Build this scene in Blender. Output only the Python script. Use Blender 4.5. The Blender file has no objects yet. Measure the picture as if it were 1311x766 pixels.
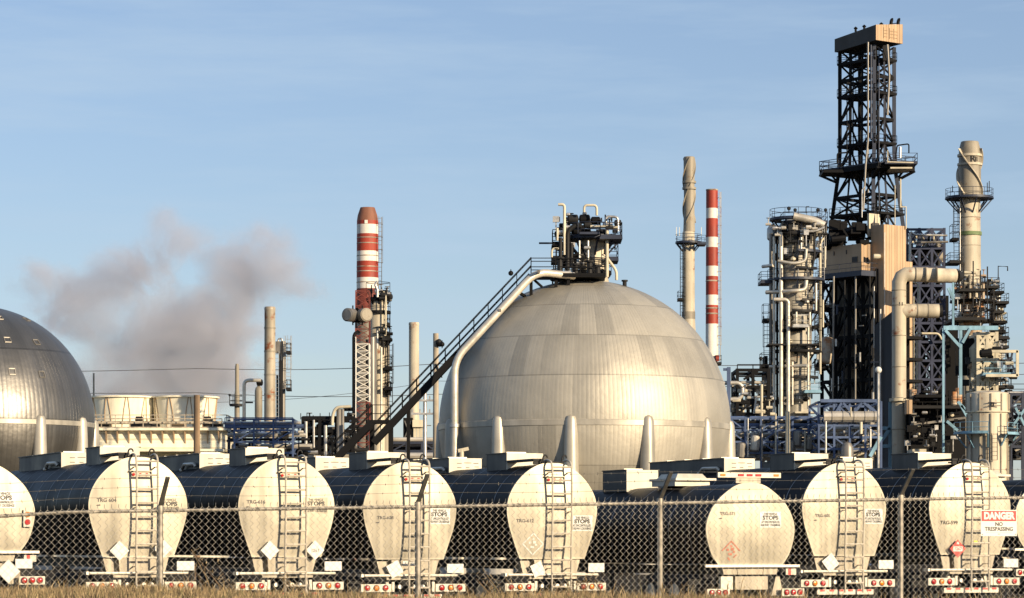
import bpy, bmesh, math, random
from mathutils import Vector, Matrix
R = math.radians
random.seed(11)
sc = bpy.context.scene
COL = sc.collection

# ------------------------------------------------------------------ camera
F, CX, HY, CAMZ = 3800.0, 655.5, 700.0, 1.7
cd = bpy.data.cameras.new('camera'); cam = bpy.data.objects.new('camera', cd); COL.objects.link(cam)
cam.location = (0, 0, CAMZ); cam.rotation_euler = (R(90), 0, 0)
cd.sensor_width = 36; cd.lens = 36*F/1311; cd.shift_y = (HY-383)/1311
cd.clip_start = 0.5; cd.clip_end = 20000
sc.camera = cam
def X(px, Y): return (px-CX)/F*Y
def Z(py, Y): return CAMZ+(HY-py)/F*Y
def W(px, py, Y, d=0.0):
    """a point seen at pixel px,py at distance Y, then moved d metres deeper"""
    return Vector((X(px, Y), Y+d, Z(py, Y)))

# ------------------------------------------------------------------ light
SUN_AZ, SUN_EL = 46.0, 17.0           # degrees to the right of straight behind the camera
sd = bpy.data.lights.new('sun', 'SUN'); sun = bpy.data.objects.new('sun', sd); COL.objects.link(sun)
sd.energy = 5.0; sd.angle = R(0.5); sd.color = (1.0, 0.80, 0.54)
to_sun = Vector((math.sin(R(SUN_AZ))*math.cos(R(SUN_EL)), -math.cos(R(SUN_AZ))*math.cos(R(SUN_EL)), math.sin(R(SUN_EL))))
sun.rotation_euler = to_sun.to_track_quat('Z', 'Y').to_euler(); sun.location = (60, -60, 60)
wd = bpy.data.worlds.new('World'); sc.world = wd; wd.use_nodes = True
nt = wd.node_tree; bg = nt.nodes['Background']
sky = nt.nodes.new('ShaderNodeTexSky'); sky.sky_type = 'NISHITA'; sky.sun_disc = False
sky.sun_elevation = R(SUN_EL); sky.sun_rotation = R(180-SUN_AZ)
sky.air_density = 1.0; sky.dust_density = 0.3; sky.ozone_density = 2.2
# a few thin high cirrus streaks, laid out on the sky itself
tcw = nt.nodes.new('ShaderNodeTexCoord'); mpw = nt.nodes.new('ShaderNodeMapping'); mpw.inputs['Scale'].default_value = (2.2, 2.2, 17)
mpw.inputs['Rotation'].default_value = (0.05, 0.16, 0)
nzw = nt.nodes.new('ShaderNodeTexNoise'); nzw.inputs['Scale'].default_value = 2.4; nzw.inputs['Detail'].default_value = 6; nzw.inputs['Roughness'].default_value = .6
crw = nt.nodes.new('ShaderNodeMapRange'); crw.inputs[1].default_value = .47; crw.inputs[2].default_value = .78; crw.inputs[3].default_value = .22; crw.inputs[4].default_value = .78
mxw = nt.nodes.new('ShaderNodeMix'); mxw.data_type = 'RGBA'
nt.links.new(tcw.outputs['Generated'], mpw.inputs['Vector']); nt.links.new(mpw.outputs[0], nzw.inputs['Vector'])
nt.links.new(nzw.outputs[0], crw.inputs[0]); nt.links.new(crw.outputs[0], mxw.inputs['Factor'])
tnt = nt.nodes.new('ShaderNodeVectorMath'); tnt.operation = 'MULTIPLY'; tnt.inputs[1].default_value = (.96, .95, 1.10); nt.links.new(sky.outputs[0], tnt.inputs[0])
nt.links.new(tnt.outputs[0], mxw.inputs[6]); mxw.inputs[7].default_value = (4.5, 5.8, 7.2, 1)
nt.links.new(mxw.outputs[2], bg.inputs[0]); bg.inputs[1].default_value = 0.078
sc.view_settings.view_transform = 'Standard'; sc.view_settings.look = 'None'
sc.view_settings.exposure = 0.5; sc.view_settings.gamma = 1.0

# ------------------------------------------------------------------ materials
MATS = {}
def mat(name, col, metal=0.0, rough=0.6, var=0.25, scale=1.5, bump=0.0, streak=0.0, rust=0.0, rustcol=(.22, .075, .03), spec=None, bscale=None, each=0.0):
    """procedural paint or metal: uneven tone, streaks of dirt running down, blotches of rust"""
    m = bpy.data.materials.new(name); m.use_nodes = True
    t = m.node_tree; b = t.nodes['Principled BSDF']; L = t.links.new
    tc = t.nodes.new('ShaderNodeTexCoord')
    co = tc.outputs['Object']
    if each:                      # every object of this material gets its own blotches and its own tone
        oi = t.nodes.new('ShaderNodeObjectInfo'); va = t.nodes.new('ShaderNodeVectorMath'); va.operation = 'ADD'
        vs = t.nodes.new('ShaderNodeVectorMath'); vs.operation = 'SCALE'; vs.inputs[0].default_value = (40, 23, 31); L(oi.outputs['Random'], vs.inputs['Scale'])
        L(co, va.inputs[0]); L(vs.outputs[0], va.inputs[1]); co = va.outputs[0]
    n1 = t.nodes.new('ShaderNodeTexNoise'); n1.inputs['Scale'].default_value = scale; n1.inputs['Detail'].default_value = 5
    L(co, n1.inputs['Vector'])
    mr = t.nodes.new('ShaderNodeMapRange'); mr.inputs[1].default_value = .3; mr.inputs[2].default_value = .7
    mr.inputs[3].default_value = 1-var; mr.inputs[4].default_value = 1+var*.6
    L(n1.outputs[0], mr.inputs[0])
    vm = t.nodes.new('ShaderNodeVectorMath'); vm.operation = 'SCALE'; vm.inputs[0].default_value = col
    last = mr.outputs[0]
    if streak:
        mp = t.nodes.new('ShaderNodeMapping'); mp.inputs['Scale'].default_value = (scale*3, scale*3, scale*.12)
        L(co, mp.inputs['Vector'])
        n2 = t.nodes.new('ShaderNodeTexNoise'); n2.inputs['Scale'].default_value = 1; n2.inputs['Detail'].default_value = 3
        L(mp.outputs[0], n2.inputs['Vector'])
        m2 = t.nodes.new('ShaderNodeMapRange'); m2.inputs[1].default_value = .35; m2.inputs[2].default_value = .65
        m2.inputs[3].default_value = 1-streak; m2.inputs[4].default_value = 1
        L(n2.outputs[0], m2.inputs[0])
        mu = t.nodes.new('ShaderNodeMath'); mu.operation = 'MULTIPLY'; L(last, mu.inputs[0]); L(m2.outputs[0], mu.inputs[1]); last = mu.outputs[0]
    if each:
        m5 = t.nodes.new('ShaderNodeMapRange'); m5.inputs[3].default_value = 1-each; m5.inputs[4].default_value = 1+each*.6; L(oi.outputs['Random'], m5.inputs[0])
        mu5 = t.nodes.new('ShaderNodeMath'); mu5.operation = 'MULTIPLY'; L(last, mu5.inputs[0]); L(m5.outputs[0], mu5.inputs[1]); last = mu5.outputs[0]
    L(last, vm.inputs['Scale']); colo = vm.outputs[0]
    if rust:
        n3 = t.nodes.new('ShaderNodeTexNoise'); n3.inputs['Scale'].default_value = scale*1.7; n3.inputs['Detail'].default_value = 7; n3.inputs['Roughness'].default_value = .7
        L(co, n3.inputs['Vector'])
        m3 = t.nodes.new('ShaderNodeMapRange'); m3.inputs[1].default_value = .62-rust*.3; m3.inputs[2].default_value = .70-rust*.2
        L(n3.outputs[0], m3.inputs[0])
        mx = t.nodes.new('ShaderNodeMix'); mx.data_type = 'RGBA'; L(m3.outputs[0], mx.inputs['Factor']); L(colo, mx.inputs[6]); mx.inputs[7].default_value = (*rustcol, 1)
        colo = mx.outputs[2]
    L(colo, b.inputs['Base Color'])
    b.inputs['Metallic'].default_value = metal; b.inputs['Roughness'].default_value = rough
    if spec is not None: b.inputs['Specular IOR Level'].default_value = spec
    # roughness breaks up too
    r2 = t.nodes.new('ShaderNodeMapRange'); r2.inputs[1].default_value = .3; r2.inputs[2].default_value = .7
    r2.inputs[3].default_value = rough*.85; r2.inputs[4].default_value = min(1, rough*1.2)
    L(n1.outputs[0], r2.inputs[0]); L(r2.outputs[0], b.inputs['Roughness'])
    if bump:
        n4 = t.nodes.new('ShaderNodeTexNoise'); n4.inputs['Scale'].default_value = bscale or scale*2; n4.inputs['Detail'].default_value = 2
        L(co, n4.inputs['Vector'])
        bp = t.nodes.new('ShaderNodeBump'); bp.inputs['Strength'].default_value = 1; bp.inputs['Distance'].default_value = bump
        L(n4.outputs[0], bp.inputs['Height']); L(bp.outputs[0], b.inputs['Normal'])
    MATS[name] = m
    return m
mat('dark_steel', (.016, .016, .017), .0, .6, .3, .6, spec=.25)
mat('black_steel', (.007, .007, .008), .0, .65, .3, .6, spec=.15)
mat('blue_steel', (.075, .12, .24), 0, .5, .3, .5, streak=.3)
mat('navy_steel', (.022, .03, .055), 0, .5, .3, .5)
mat('pale_blue_steel', (.22, .40, .52), 0, .5, .25, .6, streak=.3)
mat('cream_steel', (.62, .56, .42), 0, .5, .2, .5, streak=.25)
mat('galvanised', (.58, .56, .52), .75, .42, .25, 2)
mat('silver_pipe', (.62, .57, .48), .45, .38, .22, .7, bump=.03)
mat('silver_cladding', (.60, .57, .51), .7, .38, .3, .5, bump=.04, streak=.35)
mat('dull_cladding', (.30, .28, .25), .5, .42, .35, .5, streak=.4)
mat('stack_cream', (.62, .55, .42), 0, .6, .2, .35, streak=.35, rust=.10)
mat('column_grey', (.50, .465, .39), .15, .5, .25, .5, streak=.4, rust=.1)
mat('stack_grey', (.36, .32, .25), .1, .6, .25, .4, streak=.4, rust=.1, rustcol=(.18, .12, .07))
mat('stack_rusty', (.52, .46, .36), .15, .55, .25, .4, streak=.4, rust=.32)
mat('vessel_rusty', (.58, .50, .38), 0, .6, .25, .5, streak=.3, rust=.55, rustcol=(.36, .15, .05))
mat('paint_red', (.36, .045, .022), 0, .6, .25, .5, streak=.3)
mat('paint_white', (.78, .74, .66), 0, .6, .12, .5, streak=.2)
mat('tan_dark', (.36, .25, .15), 0, .7, .12, .3)
mat('shaded_cladding', (.055, .06, .07), 0, .6, .25, .3, streak=.3)
mat('grime_wall', (.34, .29, .22), 0, .7, .4, .25, streak=.5)
mat('sign_white', (.66, .65, .60), 0, .45, .08, 8)
mat('sign_red', (.52, .028, .022), 0, .45, .12, 8)
mat('sign_black', (.02, .02, .02), 0, .5, .1, 8)
mat('faded_ink', (.12, .11, .10), 0, .6, .5, 30)
mat('lamp_red', (.42, .012, .015), 0, .15, .15, 8, spec=.8)
mat('lamp_amber', (.62, .20, .02), 0, .15, .15, 8, spec=.8)
mat('sticker_yellow', (.75, .62, .02), 0, .5, .05, 8)
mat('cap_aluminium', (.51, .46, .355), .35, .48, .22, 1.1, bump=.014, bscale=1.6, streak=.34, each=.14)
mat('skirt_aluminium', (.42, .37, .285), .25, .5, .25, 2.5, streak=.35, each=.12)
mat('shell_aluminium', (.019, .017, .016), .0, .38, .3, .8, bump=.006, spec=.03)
mat('shell_band', (.20, .20, .21), .9, .33, .2, 1)
mat('sheet_shaded', (.06, .058, .055), .2, .5, .3, 1.4, streak=.3)
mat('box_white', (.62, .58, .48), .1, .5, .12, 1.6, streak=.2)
mat('ladder_metal', (.55, .49, .39), .2, .45, .2, 3)
mat('paint_red_worn', (.22, .045, .03), 0, .65, .35, .6, streak=.4)
mat('cone_rust', (.27, .11, .065), 0, .7, .3, .6, streak=.3)
mat('bar_aluminium', (.78, .72, .60), .2, .42, .15, 3)
mat('chassis_black', (.02, .02, .02), 0, .6, .3, 3)
mat('rubber', (.018, .018, .018), 0, .85, .3, 5)
mat('wood_pole', (.34, .23, .14), 0, .85, .4, 1.2, streak=.5)
mat('wood_pale', (.50, .43, .33), 0, .85, .3, 1.2, streak=.4)
mat('concrete', (.42, .40, .36), 0, .9, .2, .8)
mat('tower_cream', (.88, .82, .64), 0, .7, .12, .5, streak=.2)
mat('fence_galv', (.33, .30, .25), .55, .55, .5, 14)
mat('fence_wire', (.40, .375, .325), .2, .5, .35, 9)
mat('barb_metal', (.16, .15, .13), .3, .5, .3, 9)
mat('arm_shaded', (.10, .095, .085), .3, .6, .4, 12)
mat('cable_black', (.08, .08, .09), 0, .6, .1, 1)

def nodes_of(name):
    m = MATS[name]; return m, m.node_tree, m.node_tree.nodes['Principled BSDF']
def math_node(t, op, a, b=None, c=None):
    n = t.nodes.new('ShaderNodeMath'); n.operation = op
    for i, v in enumerate((a, b, c)):
        if v is None: continue
        if isinstance(v, (int, float)): n.inputs[i].default_value = v
        else: t.links.new(v, n.inputs[i])
    return n.outputs[0]

def ribbed(name, col, pitch, metal=0, rough=.6, axis='h'):
    """sheet cladding with ribs: pitch in metres, measured along x+y of the object"""
    m = mat(name, col, metal, rough, .12, .4, streak=.18)
    t = m.node_tree; b = t.nodes['Principled BSDF']
    tc = t.nodes.new('ShaderNodeTexCoord'); s = t.nodes.new('ShaderNodeSeparateXYZ'); t.links.new(tc.outputs['Object'], s.inputs[0])
    u = math_node(t, 'ADD', math_node(t, 'MULTIPLY', s.outputs[0], 1.0), math_node(t, 'MULTIPLY', s.outputs[1], .7)) if axis == 'h' else s.outputs[2]
    w = math_node(t, 'SINE', math_node(t, 'MULTIPLY', u, 2*math.pi/pitch))
    w = math_node(t, 'SMOOTH_MIN', w, .3, .3)
    bp = t.nodes.new('ShaderNodeBump'); bp.inputs['Distance'].default_value = pitch*.12; bp.inputs['Strength'].default_value = 1
    t.links.new(w, bp.inputs['Height']); t.links.new(bp.outputs[0], b.inputs['Normal'])
    return m
mat('royal_steel', (.026, .036, .08), 0, .5, .3, .5)
ribbed('tan_cladding', (.52, .36, .22), 1.1)
ribbed('dark_cladding', (.05, .045, .04), 1.1)
ribbed('cream_louvre', (.90, .84, .66), .9, axis='v')

def sphere_metal(name, col, zc, rad, rough, metal, tone, nrib, seam_deg, stripe=.0):
    """insulated sphere: courses of sheet panels of slightly different tone, thin rib lines, dents"""
    m = bpy.data.materials.new(name); m.use_nodes = True; MATS[name] = m
    t = m.node_tree; b = t.nodes['Principled BSDF']; L = t.links.new
    tc = t.nodes.new('ShaderNodeTexCoord'); mp = t.nodes.new('ShaderNodeMapping'); mp.inputs['Location'].default_value = (0, 0, -zc)
    L(tc.outputs['Object'], mp.inputs['Vector'])
    s = t.nodes.new('ShaderNodeSeparateXYZ'); L(mp.outputs[0], s.inputs[0])
    az = math_node(t, 'ARCTAN2', s.outputs[1], s.outputs[0])
    azn = math_node(t, 'ADD', math_node(t, 'DIVIDE', az, 2*math.pi), .5)
    lat = math_node(t, 'ARCSINE', math_node(t, 'DIVIDE', s.outputs[2], rad*1.001))
    ring = math_node(t, 'MULTIPLY', lat, 1/R(seam_deg))
    ringf = math_node(t, 'FLOOR', math_node(t, 'ADD', ring, 20.0))
    # panels per course fall towards the pole
    npan = math_node(t, 'FLOOR', math_node(t, 'MULTIPLY', math_node(t, 'COSINE', lat), 34.0))
    npr = math_node(t, 'SUBTRACT', 60.0, math_node(t, 'MULTIPLY', math_node(t, 'ABSOLUTE', math_node(t, 'SUBTRACT', ringf, 20.0)), 9.0))
    pan = math_node(t, 'FLOOR', math_node(t, 'MULTIPLY', azn, npr))
    cx = t.nodes.new('ShaderNodeCombineXYZ'); L(pan, cx.inputs[0]); L(ringf, cx.inputs[1])
    wn = t.nodes.new('ShaderNodeTexWhiteNoise'); L(cx.outputs[0], wn.inputs['Vector'])
    tonev = t.nodes.new('ShaderNodeMapRange'); tonev.inputs[3].default_value = 1-tone; tonev.inputs[4].default_value = 1+tone*.5
    L(math_node(t, 'POWER', wn.outputs['Value'], .45), tonev.inputs[0])
    # rib lines
    fr = math_node(t, 'FRACT', math_node(t, 'MULTIPLY', azn, float(nrib)))
    rib = math_node(t, 'LESS_THAN', fr, .10)
    cy = t.nodes.new('ShaderNodeCombineXYZ'); L(math_node(t, 'FLOOR', math_node(t, 'MULTIPLY', azn, float(nrib))), cy.inputs[0]); L(ringf, cy.inputs[1])
    wn2 = t.nodes.new('ShaderNodeTexWhiteNoise'); L(cy.outputs[0], wn2.inputs['Vector'])
    frl = math_node(t, 'FRACT', math_node(t, 'ADD', ring, 20.0))
    seam = math_node(t, 'LESS_THAN', frl, .028)
    n1 = t.nodes.new('ShaderNodeTexNoise'); n1.inputs['Scale'].default_value = .5; n1.inputs['Detail'].default_value = 6; L(tc.outputs['Object'], n1.inputs['Vector'])
    dirt = t.nodes.new('ShaderNodeMapRange'); dirt.inputs[1].default_value = .3; dirt.inputs[2].default_value = .7; dirt.inputs[3].default_value = .86; dirt.inputs[4].default_value = 1.06
    L(n1.outputs[0], dirt.inputs[0])
    f = math_node(t, 'MULTIPLY', tonev.outputs[0], dirt.outputs[0])
    f = math_node(t, 'MULTIPLY', f, math_node(t, 'SUBTRACT', 1.0, math_node(t, 'MULTIPLY', seam, .30)))
    f = math_node(t, 'MULTIPLY', f, math_node(t, 'SUBTRACT', 1.0, math_node(t, 'MULTIPLY', rib, math_node(t, 'MULTIPLY', wn2.outputs['Value'], .16))))
    f = math_node(t, 'MULTIPLY', f, math_node(t, 'ADD', 1-stripe*.5, math_node(t, 'MULTIPLY', wn2.outputs['Value'], stripe)))
    vm = t.nodes.new('ShaderNodeVectorMath'); vm.operation = 'SCALE'; vm.inputs[0].default_value = col; L(f, vm.inputs['Scale'])
    L(vm.outputs[0], b.inputs['Base Color'])
    b.inputs['Metallic'].default_value = metal
    rr = math_node(t, 'ADD', rough-.05, math_node(t, 'MULTIPLY', wn.outputs['Value'], .10)); L(rr, b.inputs['Roughness'])
    # dents, ribs and panel tilt
    n2 = t.nodes.new('ShaderNodeTexNoise'); n2.inputs['Scale'].default_value = .9; n2.inputs['Detail'].default_value = 3; L(tc.outputs['Object'], n2.inputs['Vector'])
    h = math_node(t, 'ADD', math_node(t, 'MULTIPLY', n2.outputs[0], .05), math_node(t, 'MULTIPLY', rib, .006))
    h = math_node(t, 'ADD', h, math_node(t, 'MULTIPLY', math_node(t, 'SINE', math_node(t, 'MULTIPLY', fr, math.pi)), (.006+stripe*.03)))
    bp = t.nodes.new('ShaderNodeBump'); bp.inputs['Distance'].default_value = 1.0; bp.inputs['Strength'].default_value = .8
    L(h, bp.inputs['Height']); L(bp.outputs[0], b.inputs['Normal'])
    return m

# ------------------------------------------------------------------ mesh helpers
class Bag:
    """collects shapes in world (or local) coordinates; build() links them as ONE mesh object"""
    def __init__(s): s.v = []; s.f = []; s.m = []; s.sm = []; s.mi = 0
    def add(s, vs, fs, smooth=False):
        o = len(s.v); s.v += [Vector(p) for p in vs]
        for f in fs: s.f.append([o+i for i in f]); s.m.append(s.mi); s.sm.append(smooth)
        return s
    def box(s, c, size, rz=0.0):
        x, y, z = (q/2 for q in size); M = Matrix.Rotation(rz, 3, 'Z'); c = Vector(c)
        vs = [c+M@Vector((a*x, b*y, e*z)) for e in (-1, 1) for a, b in ((-1, -1), (1, -1), (1, 1), (-1, 1))]
        return s.add(vs, [(3, 2, 1, 0), (4, 5, 6, 7), (0, 1, 5, 4), (1, 2, 6, 5), (2, 3, 7, 6), (3, 0, 4, 7)])
    def hexa(s, b4, t4):
        return s.add(list(b4)+list(t4), [(3, 2, 1, 0), (4, 5, 6, 7), (0, 1, 5, 4), (1, 2, 6, 5), (2, 3, 7, 6), (3, 0, 4, 7)])
    def beam(s, p, q, w, h=None):
        p, q = Vector(p), Vector(q); d = q-p
        if d.length < 1e-6: return s
        h = h or w; d.normalize(); up = Vector((0, 0, 1)) if abs(d.z) < .97 else Vector((0, 1, 0))
        a = d.cross(up).normalized()*w/2; b = a.cross(d).normalized()*h/2
        vs = [p-a-b, p+a-b, p+a+b, p-a+b, q-a-b, q+a-b, q+a+b, q-a+b]
        return s.add(vs, [(3, 2, 1, 0), (4, 5, 6, 7), (0, 1, 5, 4), (1, 2, 6, 5), (2, 3, 7, 6), (3, 0, 4, 7)])
    def tube(s, p, q, r, n=8, r2=None, cap=True):
        return s.poly([p, q], r, n, cap=cap, r2=r2)
    def poly(s, pts, r, n=8, cap=True, r2=None, bend=0.0, closed=False):
        pts = [Vector(p) for p in pts]
        if bend and len(pts) > 2:
            out = [pts[0]]
            for i in range(1, len(pts)-1):
                a, b, c = pts[i-1], pts[i], pts[i+1]
                k = min(bend, (a-b).length*.48, (c-b).length*.48)
                u = b+(a-b).normalized()*k; w = b+(c-b).normalized()*k
                for j in range(6):
                    t = j/5; out.append(u*(1-t)**2+b*2*t*(1-t)+w*t*t)
            out.append(pts[-1]); pts = out
        N = len(pts); vs = []; fs = []; na = None
        for i, p in enumerate(pts):
            if closed: d = (pts[(i+1) % N]-pts[i-1]).normalized()
            elif i == 0: d = (pts[1]-p).normalized()
            elif i == N-1: d = (p-pts[i-1]).normalized()
            else:
                d = ((pts[i+1]-p).normalized()+(p-pts[i-1]).normalized())
                d = d.normalized() if d.length > 1e-6 else (pts[i+1]-p).normalized()
            if na is None:
                up = Vector((0, 0, 1)) if abs(d.z) < .9 else Vector((0, 1, 0)); na = d.cross(up).normalized()
            else:
                na = (na-d*na.dot(d)); na = na.normalized() if na.length > 1e-6 else d.orthogonal().normalized()
            nb = d.cross(na)
            rr = r if r2 is None else r+(r2-r)*i/(N-1)
            vs += [p+(na*math.cos(2*math.pi*j/n)+nb*math.sin(2*math.pi*j/n))*rr for j in range(n)]
        for i in range(N if closed else N-1):
            i2 = (i+1) % N
            for j in range(n):
                j2 = (j+1) % n; fs.append((i*n+j, i*n+j2, i2*n+j2, i2*n+j))
        s.add(vs, fs, n > 5)
        if cap and not closed:
            o = len(s.v)-N*n
            s.f.append([o+j for j in range(n)][::-1]); s.m.append(s.mi); s.sm.append(False)
            s.f.append([o+(N-1)*n+j for j in range(n)]); s.m.append(s.mi); s.sm.append(False)
        return s
    def lathe(s, c, prof, n=32, a0=0, a1=360, capb=True, capt=True, smooth=True):
        """prof: (radius, z) from low to high about the vertical through c"""
        c = Vector(c); full = abs(a1-a0) >= 360; k = n if full else n+1; vs = []; fs = []
        for r, z in prof:
            for j in range(k):
                a = R(a0+(a1-a0)*j/n); vs.append(c+Vector((r*math.cos(a), r*math.sin(a), z)))
        for i in range(len(prof)-1):
            for j in range(n):
                j2 = (j+1) % k; fs.append((i*k+j, i*k+j2, (i+1)*k+j2, (i+1)*k+j))
        s.add(vs, fs, smooth); o = len(s.v)-len(vs)
        if full:
            if capb and prof[0][0] > 1e-4: s.f.append([o+j for j in range(k)][::-1]); s.m.append(s.mi); s.sm.append(False)
            if capt and prof[-1][0] > 1e-4: s.f.append([o+(len(prof)-1)*k+j for j in range(k)]); s.m.append(s.mi); s.sm.append(False)
        return s
    def ball(s, c, r, n=12):
        return s.lathe(c, [(max(1e-5, r*math.cos(R(a))), r*math.sin(R(a))) for a in range(-90, 91, 15)], n, capb=False, capt=False)
    def drum(s, p, q, r, n=16):
        """closed horizontal or slanted vessel with bulged ends"""
        p, q = Vector(p), Vector(q); d = (q-p).normalized(); pts = []; rs = []
        for t in (0, .5, .8, .95, 1): pts.append(p-d*r*.45*math.cos(t*math.pi/2)); rs.append(max(.02, r*math.sin(t*math.pi/2)))
        for t in (1, .95, .8, .5, 0): pts.append(q+d*r*.45*math.cos(t*math.pi/2)); rs.append(max(.02, r*math.sin(t*math.pi/2)))
        up = Vector((0, 0, 1)) if abs(d.z) < .9 else Vector((0, 1, 0)); a = d.cross(up).normalized(); b = d.cross(a); vs = []; fs = []
        for P, rr in zip(pts, rs): vs += [P+(a*math.cos(2*math.pi*j/n)+b*math.sin(2*math.pi*j/n))*rr for j in range(n)]
        for i in range(len(pts)-1):
            for j in range(n): j2 = (j+1) % n; fs.append((i*n+j, i*n+j2, (i+1)*n+j2, (i+1)*n+j))
        fs.append(tuple(range(n))); fs.append(tuple((len(pts)-1)*n+j for j in range(n)))
        return s.add(vs, fs, True)
    def build(s, name, mats, parent=None, origin=None, angle=35):
        me = bpy.data.meshes.new(name)
        o = Vector(origin) if origin is not None else (root_loc(parent) if parent is not None else Vector((0, 0, 0)))
        me.from_pydata([tuple(p-o) for p in s.v], [], s.f)
        me.polygons.foreach_set('use_smooth', s.sm); me.polygons.foreach_set('material_index', s.m)
        for q in (mats if isinstance(mats, (list, tuple)) else [mats]): me.materials.append(MATS[q] if isinstance(q, str) else q)
        bm = bmesh.new(); bm.from_mesh(me); bmesh.ops.recalc_face_normals(bm, faces=bm.faces); bm.to_mesh(me); bm.free()
        me.set_sharp_from_angle(angle=R(angle))
        me.update()
        ob = bpy.data.objects.new(name, me); COL.objects.link(ob)
        if parent is not None: ob.parent = parent
        else: ob.location = o
        return ob
def root_loc(o):
    while o.parent is not None: o = o.parent
    return Vector(o.location)
def tag(o, label=None, cat=None, group=None, kind=None):
    if label: o['label'] = label
    if cat: o['category'] = cat
    if group: o['group'] = group
    if kind: o['kind'] = kind
    return o
def thing(name, loc, label, cat, group=None):
    o = bpy.data.objects.new(name, None); COL.objects.link(o); o.location = loc; o.empty_display_size = .3
    return tag(o, label, cat, group, 'thing')
def copy_tree(o, parent=None):
    c = o.copy(); COL.objects.link(c)
    if parent is not None: c.parent = parent
    for ch in list(o.children): copy_tree(ch, c)
    return c
def lettering(name, s, size, material, parent, M, bold=0.0, fit=None, project=None, align='CENTER', thick=.0):
    """flat letters as a mesh; M maps the text plane (x right, y up) into the parent's space"""
    cu = bpy.data.curves.new(name, 'FONT'); cu.body = s; cu.size = size; cu.align_x = align; cu.align_y = 'CENTER'
    cu.offset = bold; cu.resolution_u = 3; cu.extrude = thick
    tmp = bpy.data.objects.new('lettering_source', cu); COL.objects.link(tmp)
    bpy.context.view_layer.update()
    dg = bpy.context.evaluated_depsgraph_get()
    me = bpy.data.meshes.new_from_object(tmp.evaluated_get(dg)); me.name = name
    bpy.data.objects.remove(tmp)
    if fit and len(me.vertices):
        w = max(v.co.x for v in me.vertices)-min(v.co.x for v in me.vertices)
        k = fit/w
        for v in me.vertices: v.co.x *= k
    me.transform(M)
    if project:
        for v in me.vertices: v.co = project(v.co)
    me.materials.clear(); me.materials.append(MATS[material])
    ob = bpy.data.objects.new(name, me); COL.objects.link(ob); ob.parent = parent
    return ob

# ------------------------------------------------------------------ ground
def sm(a, b, v):
    t = max(0, min(1, (v-a)/(b-a))); return t*t*(3-2*t)
def ground_z(x, y):
    crest = 1.305-.013*max(-9, min(9, x))+.02*math.sin(x*1.7)+.012*math.sin(x*4.1+1)
    return crest*sm(9, 18.5, y)*(1-sm(22.5, 30.5, y))
def build_ground():
    def axis(lo, hi, step, far, grow=1.5):
        a = []; v = lo
        while v <= hi+1e-6: a.append(v); v += step
        d = step; v = lo; pre = []
        while v > -far: d *= grow; v -= d; pre.append(v)
        d = step; v = hi; post = []
        while v < far: d *= grow; v += d; post.append(v)
        return pre[::-1]+a+post
    xs = axis(-14, 14, .35, 7000); ys = axis(7, 34, .3, 7000)
    b = Bag(); n = len(xs)
    b.v = [Vector((x, y, ground_z(x, y))) for y in ys for x in xs]
    for j in range(len(ys)-1):
        for i in range(n-1):
            b.f.append([j*n+i, j*n+i+1, (j+1)*n+i+1, (j+1)*n+i]); b.m.append(0); b.sm.append(True)
    m = mat('ground_gravel', (.055, .05, .043), 0, .95, .3, .25, bump=.02, bscale=6, spec=.0)
    t = m.node_tree; p = t.nodes['Principled BSDF']
    src = p.inputs['Base Color'].links[0].from_socket
    tc = t.nodes.new('ShaderNodeTexCoord'); s = t.nodes.new('ShaderNodeSeparateXYZ'); t.links.new(tc.outputs['Object'], s.inputs[0])
    nz = t.nodes.new('ShaderNodeTexNoise'); nz.inputs['Scale'].default_value = 1.2; nz.inputs['Detail'].default_value = 6; t.links.new(tc.outputs['Object'], nz.inputs['Vector'])
    e = math_node(t, 'ADD', s.outputs[1], math_node(t, 'MULTIPLY', nz.outputs[0], 5.0))
    mr = t.nodes.new('ShaderNodeMapRange'); mr.inputs[1].default_value = 35; mr.inputs[2].default_value = 32; t.links.new(e, mr.inputs[0])
    mx = t.nodes.new('ShaderNodeMix'); mx.data_type = 'RGBA'; t.links.new(mr.outputs[0], mx.inputs['Factor'])
    t.links.new(src, mx.inputs[6]); mx.inputs[7].default_value = (.12, .09, .055, 1); t.links.new(mx.outputs[2], p.inputs['Base Color'])
    tag(b.build('ground', 'ground_gravel'), kind='structure')
build_ground()

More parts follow.
